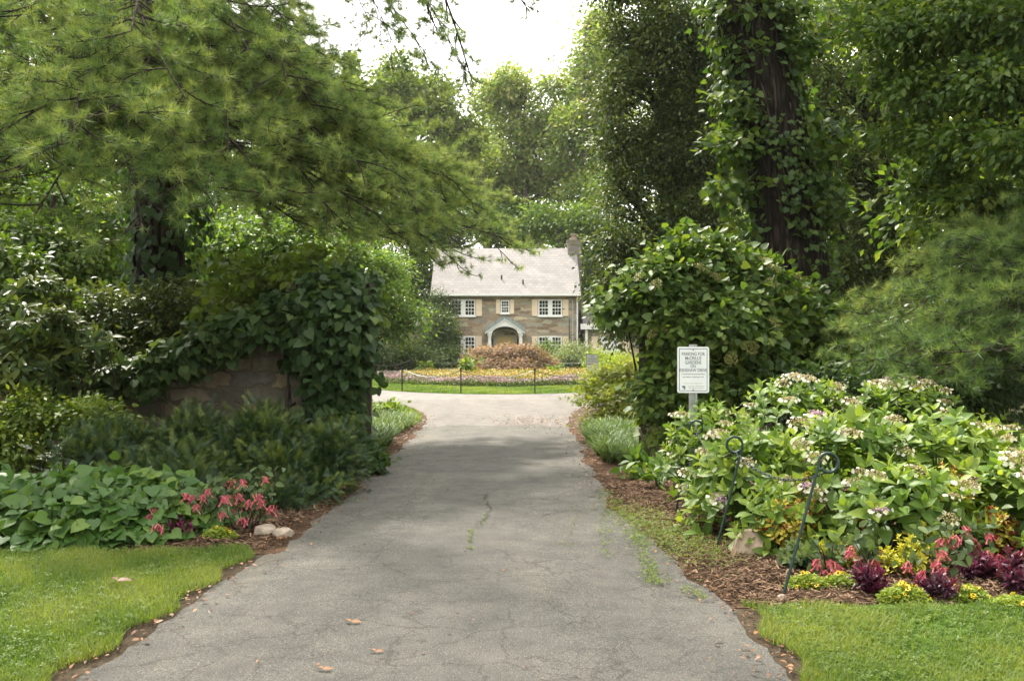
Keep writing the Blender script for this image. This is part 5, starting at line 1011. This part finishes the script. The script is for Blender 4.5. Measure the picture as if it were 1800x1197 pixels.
# vine on the pine trunk
iv2 = empty('trunk_ivy', A(-5.4, 15, 0), 'dark ivy clothing the foot of the large pine trunk', 'vine'); n = 1700; a = rng.uniform(0, 2*math.pi, n); z = rng.uniform(0, 4.4, n); O = np.c_[np.cos(a), np.sin(a), np.zeros(n)]
part('foliage', [scatter(LEAF_H, A(-5.4, 15.5, 0)+O*(.46+rng.gamma(1.5, .07, n))[:, None]+np.c_[z*0, z*0, z], O*.4-UP*.8+rnd(n)*.3, O+UP*.4+rnd(n)*.3, rng.uniform(.09, .16, n), .35+rng.normal(size=n)*.15)], M['vine'], iv2)
shrub('holly_shrub', 'glossy dark shrub with glinting leaves behind the garden wall', [B(200, 560, 14.6, 80, 45), B(300, 545, 14.6, 80, 40), B(380, 560, 14.4, 60, 35), B(120, 610, 14.4, 80, 50), B(240, 620, 14.4, 90, 45)], dict(n=620, per=30, cr=.15, T=LEAF_O, s=.085, inner=.3, tint=(.6, .15, .14)), 'dark_leaf', group='shrubs behind the left wall')
shrub('rhododendron', 'large leaved dark rhododendron at the left edge', [B(40, 580, 11.3, 90, 50), B(130, 620, 11.5, 70, 45), B(20, 660, 11, 80, 50), B(60, 520, 12, 60, 35)], dict(n=330, per=1, cr=.02, T=RHO, s=.19, inner=.55, out=1.4, droop=-.3, tint=(.4, .14, .05)), 'dark_leaf', group='shrubs behind the left wall', stems=16)
shrub('viburnum', 'lighter leafy shrub at the far left behind the rhododendron', [B(60, 545, 12.4, 60, 30), B(0, 470, 13, 60, 40), B(-40, 560, 12.4, 60, 60)], dict(n=200, per=20, cr=.14, T=LEAF_O, s=.12, inner=.3), 'mid_leaf', group='shrubs behind the left wall')
# vine along the wall and over the pillar
vn = empty('wall_vine', A(-3.2, 12.4, 0), 'broad leaved vine draped over the wall and left gate pillar', 'vine')
vb = [B(150, 690, 12.2, 45, 14, 20), B(230, 665, 12.2, 55, 22, 22), B(310, 632, 12.2, 50, 24, 24), B(380, 602, 12.2, 45, 24, 25), B(440, 575, 12.2, 45, 22, 25)]
c1, d1 = foliage(vb, 400, 9, .09, LEAF_H, .125, inner=.6, face=.4, out=.3, droop=.6, tint=(.62, .12, .1))
pbk = [B(600, 500, 12.5, 42, 20, 40), B(570, 535, 12.4, 60, 32, 50), B(500, 545, 12.6, 40, 26, 40), B(608, 570, 12.2, 22, 50, 35), B(578, 620, 12.15, 44, 45, 24), B(590, 690, 12.15, 32, 45, 20), B(622, 640, 12.2, 8, 50, 26), B(555, 570, 12.2, 45, 35, 30), B(592, 735, 12.1, 30, 25, 16), B(530, 620, 12.25, 16, 40, 14)]
c2, d2 = foliage(pbk, 700, 12, .11, LEAF_H, .125, inner=.5, face=.5, out=.3, droop=.7, tint=(.42, .13, .1))
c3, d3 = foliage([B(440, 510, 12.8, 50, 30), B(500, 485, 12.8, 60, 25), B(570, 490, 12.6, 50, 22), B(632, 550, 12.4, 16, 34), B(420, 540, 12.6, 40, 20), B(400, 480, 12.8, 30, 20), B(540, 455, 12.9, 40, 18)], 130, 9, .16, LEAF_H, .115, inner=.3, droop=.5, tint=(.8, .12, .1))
part('foliage', c1+c2, M['vine'], vn); part('toplit_leaf', c3, M['creeper'], vn)  # upper leaves in a lighter tint that paints sun on the vine top
st = []
for k in range(14):
    x = -2.75+.9*k/13; st += tube(curve(A(x, 12.3, .05), A(x+rng.normal()*.15, 12.25, 2.3), .04, 10), .014, 5, False)
st += tube(smoothpath([A(-2.6, 12.3, 2.2), A(-3.4, 12.3, 1.8), A(-4.2, 12.35, 1.4), A(-5.4, 12.4, 1.05)], 30), .018, 5, False)
part('stem', st, M['bark_light'], vn, True)
# yews
YL = dict(T=YEWS, inner=.5, out=.45, droop=.12, tint=(.36, .15, .08), flat=.7, up=.3)
def yew(label, blobs, n, s=.14): shrub('yew_shrub', label, split([(b[0]-A(0, 0, .08), b[1]*A(1, 1, .9)) for b in blobs], 3, .6, .55), [dict(n=int(n*1.0), per=15, cr=.12, s=s, zmin=.02, **YL), dict(n=int(n*.5), per=3, cr=.06, s=s*1.15, zmin=.1, **{**YL, 'inner': .95, 'up': .9, 'droop': -.5, 'tint': (.62, .14, .1)})], 'yew', group='yew shrubs left of the drive', stems=22)
yew('dark yew shrub nearest the drive, below the vine covered pillar', [B(560, 820, 10.4, 55, 60), B(510, 840, 10, 60, 55), B(600, 790, 11, 35, 60), B(545, 880, 9.8, 45, 30), B(470, 770, 10.6, 45, 60)], 480)
yew('dark spiky yew shrub in front of the stone wall', [B(440, 790, 10.4, 60, 60), B(400, 840, 9.8, 70, 55), B(440, 765, 10.8, 28, 50), B(350, 780, 10.4, 60, 55), B(470, 880, 9.4, 50, 35)], 500)
yew('dark yew shrub behind the heart leaved ground cover', [B(230, 780, 10.2, 80, 50), B(300, 810, 9.8, 70, 50), B(150, 800, 9.8, 70, 45), B(260, 850, 9.3, 80, 40), B(330, 860, 9.2, 50, 35)], 500)
shrub('azalea', 'yellow green azalea at the left in front of the wall', [B(60, 740, 10.6, 75, 40), B(150, 740, 10.6, 55, 35), B(20, 790, 10.3, 60, 35), B(180, 745, 10.4, 40, 30), B(-60, 760, 10.4, 60, 45)], dict(n=420, per=16, cr=.09, T=LEAF_O, s=.075, inner=.5, tint=(.55, .18, .12)), 'azalea', group='low shrubs left of the drive')
shrub('ivy_patch', 'small leafy weeds beneath the left gate', [B(640, 800, 12.0, 20, 22), B(655, 815, 11.8, 16, 10)], dict(n=60, per=14, cr=.08, T=LEAF_H, s=.07, inner=.3, zmin=.02), 'vine', cat='plant')
# heart leaved ground cover: a dome of shingled leaves
gc = empty('ground_cover', A(-4, 8.2, 0), 'mounded heart leaved ground cover along the left lawn', 'plant')
def dome_leaves(cx, cy, rx, ry, h, n, s, T, tint, face=.55, jit=.05):
    a = rng.uniform(0, 2*math.pi, n); q = np.sqrt(rng.random(n)); x = cx+np.cos(a)*q*rx; y = cy+np.sin(a)*q*ry; top = h*(1-q**3.2)*(1+.12*np.sin(x*4)*np.sin(y*5+1)); z = np.maximum(top-rng.gamma(1.2, .05, n), .03)
    O = np.c_[np.cos(a)*q, np.sin(a)*q-.35, np.zeros(n)]; return scatter(T, np.c_[x, y, z]+rnd(n)*jit, O+rnd(n)*.5+A(0, 0, -.35), UP*.9+O*.5+rnd(n)*.25+A(0, -face, 0), s*rng.uniform(.6, 1.2, n), tint+rng.normal(size=n)*.15)
part('foliage', [dome_leaves(-3.6, 8.25, 1.15, .85, .43, 3900, .12, LEAF_H, .5), dome_leaves(-4.8, 8.3, 1.1, .9, .46, 3400, .12, LEAF_H, .48), dome_leaves(-3.0, 8.4, .55, .55, .42, 1200, .12, LEAF_H, .55), dome_leaves(-3.05, 8.25, .14, .12, .48, 40, .15, LEAF_H, 1.0), dome_leaves(-4.3, 8.0, .07, .05, .5, 8, .14, LEAF_H, 1.1)], M['ground_leaf'], gc)
part('stem', sum([tube(curve(A(-4.6+1.9*rng.random(), 8.3+rng.normal()*.2, 0), A(-4.8+2.2*rng.random(), 8.2+rng.normal()*.3, .36), .1, 5), .006, 4, False) for _ in range(60)], []), M['fuchsia_leaf'], gc)
# flowers
def tubefl():
    out = []; g = np.random.default_rng(3)
    for k in range(9):
        a = g.uniform(0, 2*math.pi); d = nrm(A(math.cos(a)*.75, math.sin(a)*.75, -1)+g.normal(size=3)*.3); L = g.uniform(.035, .065); p0 = A(g.normal()*.02, g.normal()*.02, g.normal()*.015)
        out += [(v, f, .35+.12*g.normal(), 0) for v, f, *_ in tube([p0, p0+d*L*.25, p0+d*L*.75, p0+d*L], [.002, .0035, .0042, .008], 6, False)]
    return out
FLM = mesh('flower_cluster', tubefl(), M['pink'])
def add_copy(nm, me, root, loc, rz=0, s=1.0, tilt=0):
    o = bpy.data.objects.new(nm, me); col.objects.link(o); o.parent = root; o.location = [float(c) for c in loc]; o.rotation_euler = (tilt, 0, rz); o.scale = (s, s, s); return o
def fuchsia(base, r, h, fl, lab, nl=150, s=1.0):
    root = empty('fuchsia_plant', base, lab, 'flowering plant', 'coral fuchsia plants'); base = A(*base); st, P = [], []
    for k in range(9):
        e = base+A(rng.normal()*r*.6, rng.normal()*r*.5, h*rng.uniform(.7, 1.0)); st += tube(curve(base+rnd(1)[0]*A(.02, .02, 0), e, .1, 7), np.linspace(.006, .003, 7), 4, False); P.append(e)
    P = np.array(P); i = rng.integers(0, 9, nl); u = rng.uniform(.25, 1.08, nl)[:, None]; L = base+(P[i]-base)*u+rnd(nl)*r*.22; L[:, 2] = np.maximum(L[:, 2], .05)
    part('stem', st, M['purple'], root); part('foliage', [scatter(LEAF_O, L, rnd(nl)+A(0, -.3, -.3), UP*.7+rnd(nl)*.4+A(0, -.7, 0), rng.uniform(.05, .1, nl), .5+rng.normal(size=nl)*.2)], M['fuchsia_leaf'], root)
    for (px, py, Y) in fl:
        q = at(px, py, Y-.12)-base; add_copy('flower_cluster', FLM, root, q, rng.uniform(0, 6), s*rng.uniform(.85, 1.15))
b = gnd(440, 935); fuchsia(b, .22, .55, [(x, y, b[1]-.1+.1*rng.normal()) for x, y in [(408, 842), (424, 843), (464, 838), (416, 868), (452, 868), (441, 880), (420, 884), (432, 910), (478, 890), (462, 880), (400, 872)]], 'tall fuchsia with hanging coral flowers in front of the yews')
b = gnd(350, 940); fuchsia(b, .22, .45, [(x, y, b[1]-.1+.1*rng.normal()) for x, y in [(325, 867), (360, 870), (345, 888), (390, 872), (387, 900), (368, 860), (340, 872)]], 'fuchsia with coral flowers above the left purple plant')
b = gnd(285, 945); fuchsia(b, .16, .32, [(x, y, b[1]-.1+.08*rng.normal()) for x, y in [(268, 893), (274, 908), (281, 922), (263, 906)]], 'low fuchsia at the right end of the heart leaved ground cover', 90)
b = gnd(1530, 1010); fuchsia(b, .22, .32, [(x, y, b[1]-.1+.08*rng.normal()) for x, y in [(1494, 970), (1457, 985), (1506, 978), (1545, 967), (1460, 1006), (1540, 985), (1500, 962)]], 'fuchsia with coral flowers beside the golden plant in the right bed', 140)
b = gnd(1690, 1010); fuchsia(b, .3, .42, [(x, y, b[1]-.1+.1*rng.normal()) for x, y in [(1685, 942), (1705, 945), (1655, 948), (1735, 938), (1722, 960), (1742, 970), (1610, 975), (1637, 970), (1694, 925), (1750, 975), (1670, 955), (1741, 1010)]], 'largest fuchsia with many coral flowers at the right end of the bed', 220)
b = gnd(1795, 1000); fuchsia(b, .2, .36, [(x, y, b[1]-.1) for x, y in [(1795, 970), (1775, 985), (1815, 960)]], 'fuchsia cut off by the right edge of the picture', 100)
b = gnd(1625, 1030); fuchsia(b, .2, .26, [(x, y, b[1]-.08+.08*rng.normal()) for x, y in [(1600, 990), (1640, 985), (1660, 1000), (1625, 1005), (1650, 968)]], 'low fuchsia with coral flowers in front of the golden plants', 90)
b = gnd(1450, 1015); fuchsia(b, .14, .24, [(x, y, b[1]-.06) for x, y in [(1440, 985), (1470, 992), (1455, 1003)]], 'small fuchsia just right of the nearest hook post', 60)
def spiky(name, base, r, h, n, s, mat, T, lab, cat, grp, tint=(.4, .2)):
    root = empty(name, base, lab, cat, grp); base = A(*base); a = rng.uniform(0, 2*math.pi, n); q = np.sqrt(rng.random(n)); P = base+np.c_[np.cos(a)*q*r, np.sin(a)*q*r, h*(1-.45*q)*rng.uniform(.55, 1.05, n)]; D = np.c_[np.cos(a)*q*.7, np.sin(a)*q*.7, np.ones(n)]+rnd(n)*.25
    ch = []
    for i, t in enumerate(T):
        sl = slice(i, n, len(T)); ch.append(scatter(t, P[sl], D[sl], rnd(len(P[sl])), s*rng.uniform(.75, 1.2, len(P[sl])), tint[0]+rng.normal(size=len(P[sl]))*tint[1]))
    st = []
    for p in P[::max(1, n//14)]: st += tube(curve(base+A(0, 0, 0), p, .06, 5), .005, 4, False)
    part('stem', st, M[mat], root); part('foliage', ch, M[mat], root)
g_ = 'purple leaved bedding plants'
spiky('purple_plant', gnd(318, 955), .14, .2, 22, .085, 'purple', SPIKE, 'low purple leaved plant at the left edge of the mulch', 'plant', g_)
spiky('purple_plant', gnd(368, 925), .14, .32, 24, .09, 'purple', SPIKE, 'taller dark purple leaved plant between two left fuchsias', 'plant', g_, (.3, .15))
spiky('purple_plant', gnd(1527, 1052), .10, .24, 26, .075, 'purple', SPIKE, 'magenta purple plant between two yellow flower mounds', 'plant', g_, (.6, .2))
spiky('purple_plant', gnd(1645, 1058), .13, .2, 22, .085, 'purple', SPIKE, 'purple plant right of the middle yellow flower mound', 'plant', g_)
spiky('purple_plant', gnd(1715, 1030), .13, .26, 26, .085, 'purple', SPIKE, 'dark purple plant under the largest fuchsia', 'plant', g_, (.3, .15))
spiky('purple_plant', gnd(1790, 1050), .15, .30, 30, .09, 'purple', SPIKE, 'purple plant at the right edge of the bed', 'plant', g_, (.35, .15))
g_ = 'yellow and red coleus plants'
spiky('coleus_plant', gnd(1390, 1000)+A(.02, .3, 0), .17, .5, 64, .055, 'coleus', COLEUS2, 'tall yellow and red coleus behind the nearest hook post', 'plant', g_, (.55, .32))
spiky('coleus_plant', gnd(1435, 985)+A(.02, .35, 0), .13, .64, 46, .05, 'coleus', COLEUS2, 'upright yellow and red coleus under the hook of the nearest post', 'plant', g_, (.5, .3))
spiky('coleus_plant', gnd(1690, 990)+A(0, .25, 0), .24, .72, 80, .06, 'coleus', COLEUS2, 'yellow and dark red coleus among the hydrangea at right', 'plant', g_, (.5, .36))
spiky('coleus_plant', gnd(1535, 1000)+A(0, .15, 0), .12, .42, 34, .05, 'coleus', COLEUS2, 'small red coleus in front of white hydrangea flowers', 'plant', g_, (.15, .1))
g_ = 'golden leaved plants'
spiky('golden_plant', gnd(1592, 1025), .17, .34, 52, .058, 'gold_leaf', COLEUS, 'bright golden leaved plant between the fuchsias', 'plant', g_, (.55, .2))
spiky('golden_plant', gnd(1617, 1005), .12, .44, 32, .058, 'gold_leaf', COLEUS, 'taller golden leaved plant behind, nearer the hydrangea', 'plant', g_, (.6, .2))
spiky('coleus_plant', gnd(1770, 1010)+A(0, .2, 0), .18, .5, 70, .06, 'coleus', COLEUS2, 'red and yellow coleus near the right edge behind the purple plant', 'plant', 'yellow and red coleus plants', (.35, .36))
spiky('golden_plant', gnd(1480, 1010)+A(0, .1, 0), .17, .24, 60, .06, 'gold_leaf', COLEUS, 'low shaded golden plant right of the nearest hook post', 'plant', g_, (.2, .15))
spiky('green_plant', gnd(1410, 1005), .15, .24, 40, .08, 'fuchsia_leaf', COLEUS, 'low green leafed plant between the stone and the nearest post', 'plant', None, (.5, .2))
def petalfl():
    out = []
    for k in range(6):
        a = k*math.pi/3; out.append(scatter(T_([[0,0,0],[.5,.5,.1],[0,1,.0],[-.5,.5,.1]], [[0,1,2],[0,2,3]]), A([0, 0, .001]), A([math.cos(a), math.sin(a), .12]), A([0, 0, 1.]), .017, .7))
    V = tube([[0, 0, .002], [0, 0, .006]], .005, 8); out += [(v, f, 0.) for v, f, *_ in V]; return out
YFM = mesh('flower', petalfl(), M['yellow_petal'])
def mound(base, r, h, nf, lab):
    base = A(*base); root = empty('yellow_flower_mound', base, lab, 'flowering plant', 'yellow flowering mounds'); n = int(2600*r/.2); a = rng.uniform(0, 2*math.pi, n); q = np.sqrt(rng.random(n)); z = h*(1-q**2.5)*rng.uniform(.5, 1.05, n)+.012
    part('foliage', [scatter(LEAF_O, base+np.c_[np.cos(a)*q*r*1.3, np.sin(a)*q*r*.85, z], rnd(n)*A(1, 1, .4), UP+rnd(n)*.45+A(0, -.3, 0), rng.uniform(.016, .032, n), .5+rng.normal(size=n)*.2)], M['mound_leaf'], root)
    for k in range(nf):
        a = rng.uniform(0, 2*math.pi); q = math.sqrt(rng.random())*.95; add_copy('flower', YFM, root, (math.cos(a)*q*r*1.3, math.sin(a)*q*r*.85, h*(1-q**2.5)+.02), rng.uniform(0, 6), rng.uniform(.85, 1.25), R(rng.uniform(20, 65)))
mound(gnd(386, 952), .125, .10, 12, 'small yellow flower mound beside the flat stones')
mound(gnd(1418, 1040), .125, .10, 12, 'yellow flower mound just right of the nearest hook post')
mound(gnd(1478, 1040), .12, .10, 10, 'yellow flower mound left of the magenta purple plant')
mound(gnd(1588, 1066), .135, .12, 18, 'yellow flower mound right of the magenta purple plant, nearest the grass')
mound(gnd(1700, 1062), .12, .10, 16, 'densely flowering yellow mound below the largest fuchsia')
mound(gnd(1780, 1078), .14, .09, 6, 'sparsely flowering yellow mound at the right edge of the bed')
# ---------------------------------------------------------------- hydrangeas
def head_mesh(seed, bud):
    g = np.random.default_rng(seed); n = 90; a = g.uniform(0, 2*math.pi, n); q = np.sqrt(g.random(n)); P = np.c_[np.cos(a)*q*.075, np.sin(a)*q*.075, .03*(1-q*q)+g.normal(size=n)*.006]
    Bd = T_([[-.5,0,0],[.5,0,0],[0,1,0],[0,.4,.6]], [[0,1,3],[1,2,3],[2,0,3]]); ch = [scatter(Bd, P, g.normal(size=(n, 3)), UP+g.normal(size=(n, 3))*.2, .014, g.uniform(.2, .9, n), 1)]
    for k in range(8):
        a = k*2*math.pi/8+g.normal()*.2; c = A(math.cos(a)*.092, math.sin(a)*.092, .002+g.normal()*.008); o = A(math.cos(a), math.sin(a), .0); nn_ = nrm(A(0, 0, 1.)*g.uniform(.3, 1)+o*.7+A(0, -.5, 0)+g.normal(size=3)*.25); t1 = nrm(np.cross(nn_, A(1., .1, 0))); t2 = np.cross(nn_, t1)
        for p in range(4):
            b = p*math.pi/2+g.uniform(0, .3); d = t1*math.cos(b)+t2*math.sin(b); ch.append(scatter(T_([[0,0,0],[.5,.45,.08],[.3,.95,.05],[-.3,.95,.05],[-.5,.45,.08]], [[0,1,2],[0,2,3],[0,3,4]]), c[None], d[None], nn_[None], .021*g.uniform(.8, 1.15), g.uniform(.2, 1)))
    return mesh('flower_head', ch, [M['white_petal'], M[bud]])
HEADS = [head_mesh(i, 'bud') for i in range(4)]+[head_mesh(9, 'mauve_bud')]
def hydrangea(c, rx, ry, h, n, heads, lab, s=.19, mauve=.03):
    c = A(*c); root = empty('hydrangea', c, lab, 'shrub', 'lacecap hydrangeas'); a = rng.uniform(0, 2*math.pi, n); q = np.sqrt(rng.random(n)); zz = h*np.sqrt(np.clip(1-q**2.6, .02, 1))
    lower = rng.random(n) < .3; zz = np.where(lower, zz*rng.uniform(.25, .8, n), zz*rng.uniform(.86, 1.08, n)); P = np.c_[np.cos(a)*q*rx, np.sin(a)*q*ry, zz]; D = np.c_[np.cos(a)*q*.8, np.sin(a)*q*.8-.12, np.ones(n)*.95]+rnd(n)*.22
    ch, st = [], []
    for i, T in enumerate(HYD):
        sl = slice(i, n, 3); m = len(P[sl]); ch.append(scatter(T, c+P[sl], D[sl], rnd(m), s*rng.uniform(.7, 1.2, m), .42+rng.normal(size=m)*.13))
    for p in P[::3]: st += tube(curve(c+p*A(.25, .25, 0), c+p*A(.98, .98, .93), .05, 5), np.linspace(.007, .005, 5), 5, False)
    part('stem', st, M['fuchsia_leaf'], root); part('foliage', ch, M['hydrangea'], root)
    for k in range(heads):
        a = rng.uniform(0, 2*math.pi); q = math.sqrt(rng.random())*.95; z = h*math.sqrt(max(1-q**2.6, .03))*1.02+.06
        if math.sin(a) < 0 and q > .8: z *= rng.uniform(.75, 1)
        o = add_copy('flower_head', HEADS[4] if rng.random() < mauve else HEADS[rng.integers(0, 4)], root, (math.cos(a)*q*rx, math.sin(a)*q*ry, z), rng.uniform(-.4, .4), rng.uniform(.6, 1.0), R(rng.uniform(0, 30)))
hydrangea((1.86, 9.35, .03), .55, .55, .92, 84, 11, 'hydrangea below the white parking sign, around the farthest hook post', .15)
hydrangea((1.96, 8.2, .03), .56, .6, .78, 92, 10, 'hydrangea behind the middle hook post')
hydrangea((2.02, 7.5, .02), .40, .36, .48, 40, 3, 'low hydrangea just behind the angular pale stone', .175)
hydrangea((2.75, 9.6, .03), .75, .7, 1.14, 110, 22, 'tall hydrangea crowded with white flower heads at the back of the bed', .15)
hydrangea((3.75, 9.5, .03), .8, .7, 1.12, 120, 14, 'tall hydrangea at the back right of the bed', .155)
hydrangea((2.65, 8.0, .03), .7, .7, .92, 116, 13, 'hydrangea right behind the chain between nearest and middle posts')
hydrangea((3.45, 8.0, .03), .7, .7, .94, 116, 13, 'hydrangea in the middle of the right bed')
hydrangea((2.85, 7.15, .03), .55, .5, .62, 64, 10, 'front hydrangea behind the golden plants')
hydrangea((3.75, 7.1, .03), .55, .5, .72, 66, 10, 'front hydrangea behind the largest fuchsia')
hydrangea((4.5, 8.2, .03), .7, .7, .84, 90, 9, 'hydrangea cut off by the right edge of the picture')
hydrangea((4.75, 9.9, .03), .7, .6, .82, 60, 0, 'flowerless light green shrub at the far right of the bed', .14)
shrub('hydrangea_seedling', 'low leafy plant between the liriope and the bed at the drive edge', [B(1130, 825, 11.3, 36, 18), B(1165, 830, 10.6, 20, 20)], dict(n=26, per=5, cr=.06, T=LEAF_B, s=.15, inner=.4, zmin=.02, droop=.1, tint=(.35, .12, .1)), 'hydrangea', cat='plant')
# ---------------------------------------------------------------- climbing hydrangea mound over the right pillar
ch_root = empty('climbing_hydrangea', A(2.6, 13.2, 0), 'great mound of climbing hydrangea with tan flowers burying the right pillar', 'vine')
cb = [B(1225, 470, 13, 70, 52), B(1185, 520, 12.8, 75, 60), B(1310, 520, 13, 85, 60), B(1390, 570, 13, 75, 55), B(1190, 600, 12.6, 50, 60), B(1270, 600, 12.6, 90, 70), B(1360, 650, 12.8, 90, 55), B(1178, 690, 12.6, 36, 80), B(1230, 690, 12.5, 60, 60), B(1450, 620, 13, 60, 50), B(1520, 640, 12.4, 55, 34), B(1430, 560, 12.9, 45, 30), B(1120, 500, 12.9, 42, 35), B(1100, 555, 13.0, 35, 35), B(1480, 680, 12.6, 60, 40), B(1178, 765, 12.6, 26, 40)]
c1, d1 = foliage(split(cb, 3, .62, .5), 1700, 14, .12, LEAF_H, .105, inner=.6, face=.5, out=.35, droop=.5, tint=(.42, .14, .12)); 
part('foliage', c1, M['vine_light'], ch_root); c2, d2 = foliage([(b[0], b[1]*1.08) for b in cb[:11]], 520, 9, .12, LEAF_H, .10, inner=.92, up=.8, droop=.3, tint=(.55, .15, .12)); part('toplit_leaf', c2, M['creeper'], ch_root)  # extra upper leaf layer, tint raised to paint light from above
st = []
for k in range(26): st += tube(curve(A(1.8+.9*rng.random(), 12.85, 0), cb[rng.integers(0, len(cb))][0], .06, 9), np.linspace(.025, .008, 9), 6, False)
part('stem', st, M['bark'], ch_root, True)
def tanhead(seed):
    g = np.random.default_rng(seed); n = 130; a = g.uniform(0, 2*math.pi, n); q = np.sqrt(g.random(n)); Bd = T_([[-.5,0,0],[.5,0,0],[0,1,0],[0,.4,.6]], [[0,1,3],[1,2,3],[2,0,3]])
    return mesh('flower_head', [scatter(Bd, np.c_[np.cos(a)*q*.10, np.sin(a)*q*.10, .03*(1-q*q)+g.normal(size=n)*.01], g.normal(size=(n, 3)), UP+g.normal(size=(n, 3))*.3, .020, g.uniform(.1, .9, n))], M['climb_flower'])
TH = [tanhead(i) for i in (1, 2, 3)]
P, D, idx = clumps([(b[0], b[1]*1.14) for b in cb], 420, .97, .6); front = (D[:, 1] < .25); P = P[front][:70]; D = D[front][:70]
for p, d in zip(P, D): o = add_copy('flower_head', TH[rng.integers(0, 3)], ch_root, p-A(2.6, 13.2, 0), 0, rng.uniform(.6, 1.15)); o.rotation_euler = nrm(d+UP*.5).tolist() and Vector(nrm(d+UP*.5)).to_track_quat('Z', 'Y').to_euler()
shrub('dense_shrub', 'dark leafy shrub beneath the young white pine behind the hydrangeas', [B(1480, 690, 11.6, 90, 40), B(1580, 690, 11.4, 80, 40), B(1660, 700, 11.2, 70, 45), B(1740, 690, 11.4, 70, 50), B(1380, 690, 12, 60, 40)], dict(n=330, per=18, cr=.14, T=LEAF_O, s=.1, inner=.3, zmin=.02), 'vine', group='shrubs right of the drive')
shrub('laurel_shrub', 'dark evergreen shrub deep in the shade behind the young white pine', [B(1560, 600, 15.5, 90, 55), B(1680, 590, 15.5, 90, 60), B(1790, 590, 15.5, 80, 60), B(1620, 660, 15.3, 100, 40), B(1740, 660, 15.3, 90, 40)], dict(n=620, per=18, cr=.16, T=LEAF_O, s=.13, inner=.3, zmin=.02, tint=(.45, .16, .14)), 'dark_leaf', group='shrubs right of the drive', stems=18)
shrub('laurel_shrub', 'dark evergreen shrub filling the shade beneath the leaning trunk', [B(1450, 600, 16.5, 70, 60), B(1370, 560, 17, 60, 60), B(1500, 660, 16.5, 80, 40)], dict(n=380, per=18, cr=.16, T=LEAF_O, s=.13, inner=.3, zmin=.02, tint=(.45, .16, .14)), 'mid_leaf', group='shrubs right of the drive', stems=12)
# small japanese maple beside the right gate
gm = [B(1075, 655, 18.6, 34, 14), B(1045, 675, 18.4, 36, 12), B(1095, 690, 18.2, 30, 14), B(1060, 705, 18.0, 34, 10), B(1035, 700, 18.2, 24, 8), B(1085, 725, 17.9, 28, 12), B(1110, 645, 18.6, 24, 18), B(1050, 735, 17.8, 24, 10), B(1112, 700, 18.4, 18, 40)]
tree('dwarf_maple', 'small yellow green maple with twisting stems by the right gate', [A(2.05, 18.3, 0), A(1.95, 18.3, .35), A(1.85, 18.35, .7)], (.045, .025), gm, dict(n=250, per=16, cr=.12, T=PALM, s=.085, inner=.25, flat=.35, droop=.4, tint=(.5, .2, .14)), 'green_maple', nsub=6)
# liriope
def liriope(cx, cy, rx, ry, n, s, lab, tint):
    root = empty('liriope_clump', A(cx, cy, 0), lab, 'plant', 'strappy liriope borders'); a = rng.uniform(0, 2*math.pi, n); q = np.sqrt(rng.random(n)); P = np.c_[cx+np.cos(a)*q*rx, cy+np.sin(a)*q*ry, np.full(n, .03)]
    P = P[(P[:, 0] < edgeL(P[:, 1])-.12) | (P[:, 0] > edgeR(P[:, 1])+.12)]; n = len(P)
    part('foliage', [scatter(T, P[i::3], UP+rnd(len(P[i::3]))*.12, rnd(len(P[i::3])), s*rng.uniform(.75, 1.15, len(P[i::3])), tint+rng.normal(size=len(P[i::3]))*.15) for i, T in enumerate(STRAPS)], M['liriope'], root)
liriope(-2.35, 14.9, .55, 1.4, 210, .42, 'green liriope border left of the drive just beyond the gate', .5)
liriope(-2.5, 17.5, .75, 1.5, 260, .40, 'sunlit liriope border left of the drive nearest the circle', .65)
liriope(1.62, 13.4, .48, 1.0, 170, .42, 'grey green liriope border right of the drive beside the gate', .5)
liriope(1.75, 15.6, .6, 1.4, 210, .42, 'liriope border right of the drive beneath the small maple', .5)
shrub('leafy_weed', 'low yellow green leafy plants behind the left liriope', [B(680, 722, 19.4, 26, 8)], dict(n=60, per=14, cr=.12, T=LEAF_O, s=.09, inner=.2, zmin=.02, tint=(.7, .1, .1)), 'bright_leaf', cat='plant')

# ---------------------------------------------------------------- thin summer haze
hm = bpy.data.materials.new('haze'); hm.use_nodes = True; ht = hm.node_tree; ht.nodes.clear()
ho = ht.nodes.new('ShaderNodeOutputMaterial'); hv = ht.nodes.new('ShaderNodeVolumePrincipled'); hv.inputs['Color'].default_value = (.9, .92, .9, 1); hv.inputs['Density'].default_value = .0002; hv.inputs['Anisotropy'].default_value = .2
ht.links.new(hv.outputs['Volume'], ho.inputs['Volume'])
hz_o = single('haze', [box(-270, 270, -70, 430, -2.2, 36)], hm, label='thin pale summer haze between the gate and the far trees', cat='haze', kind='stuff')
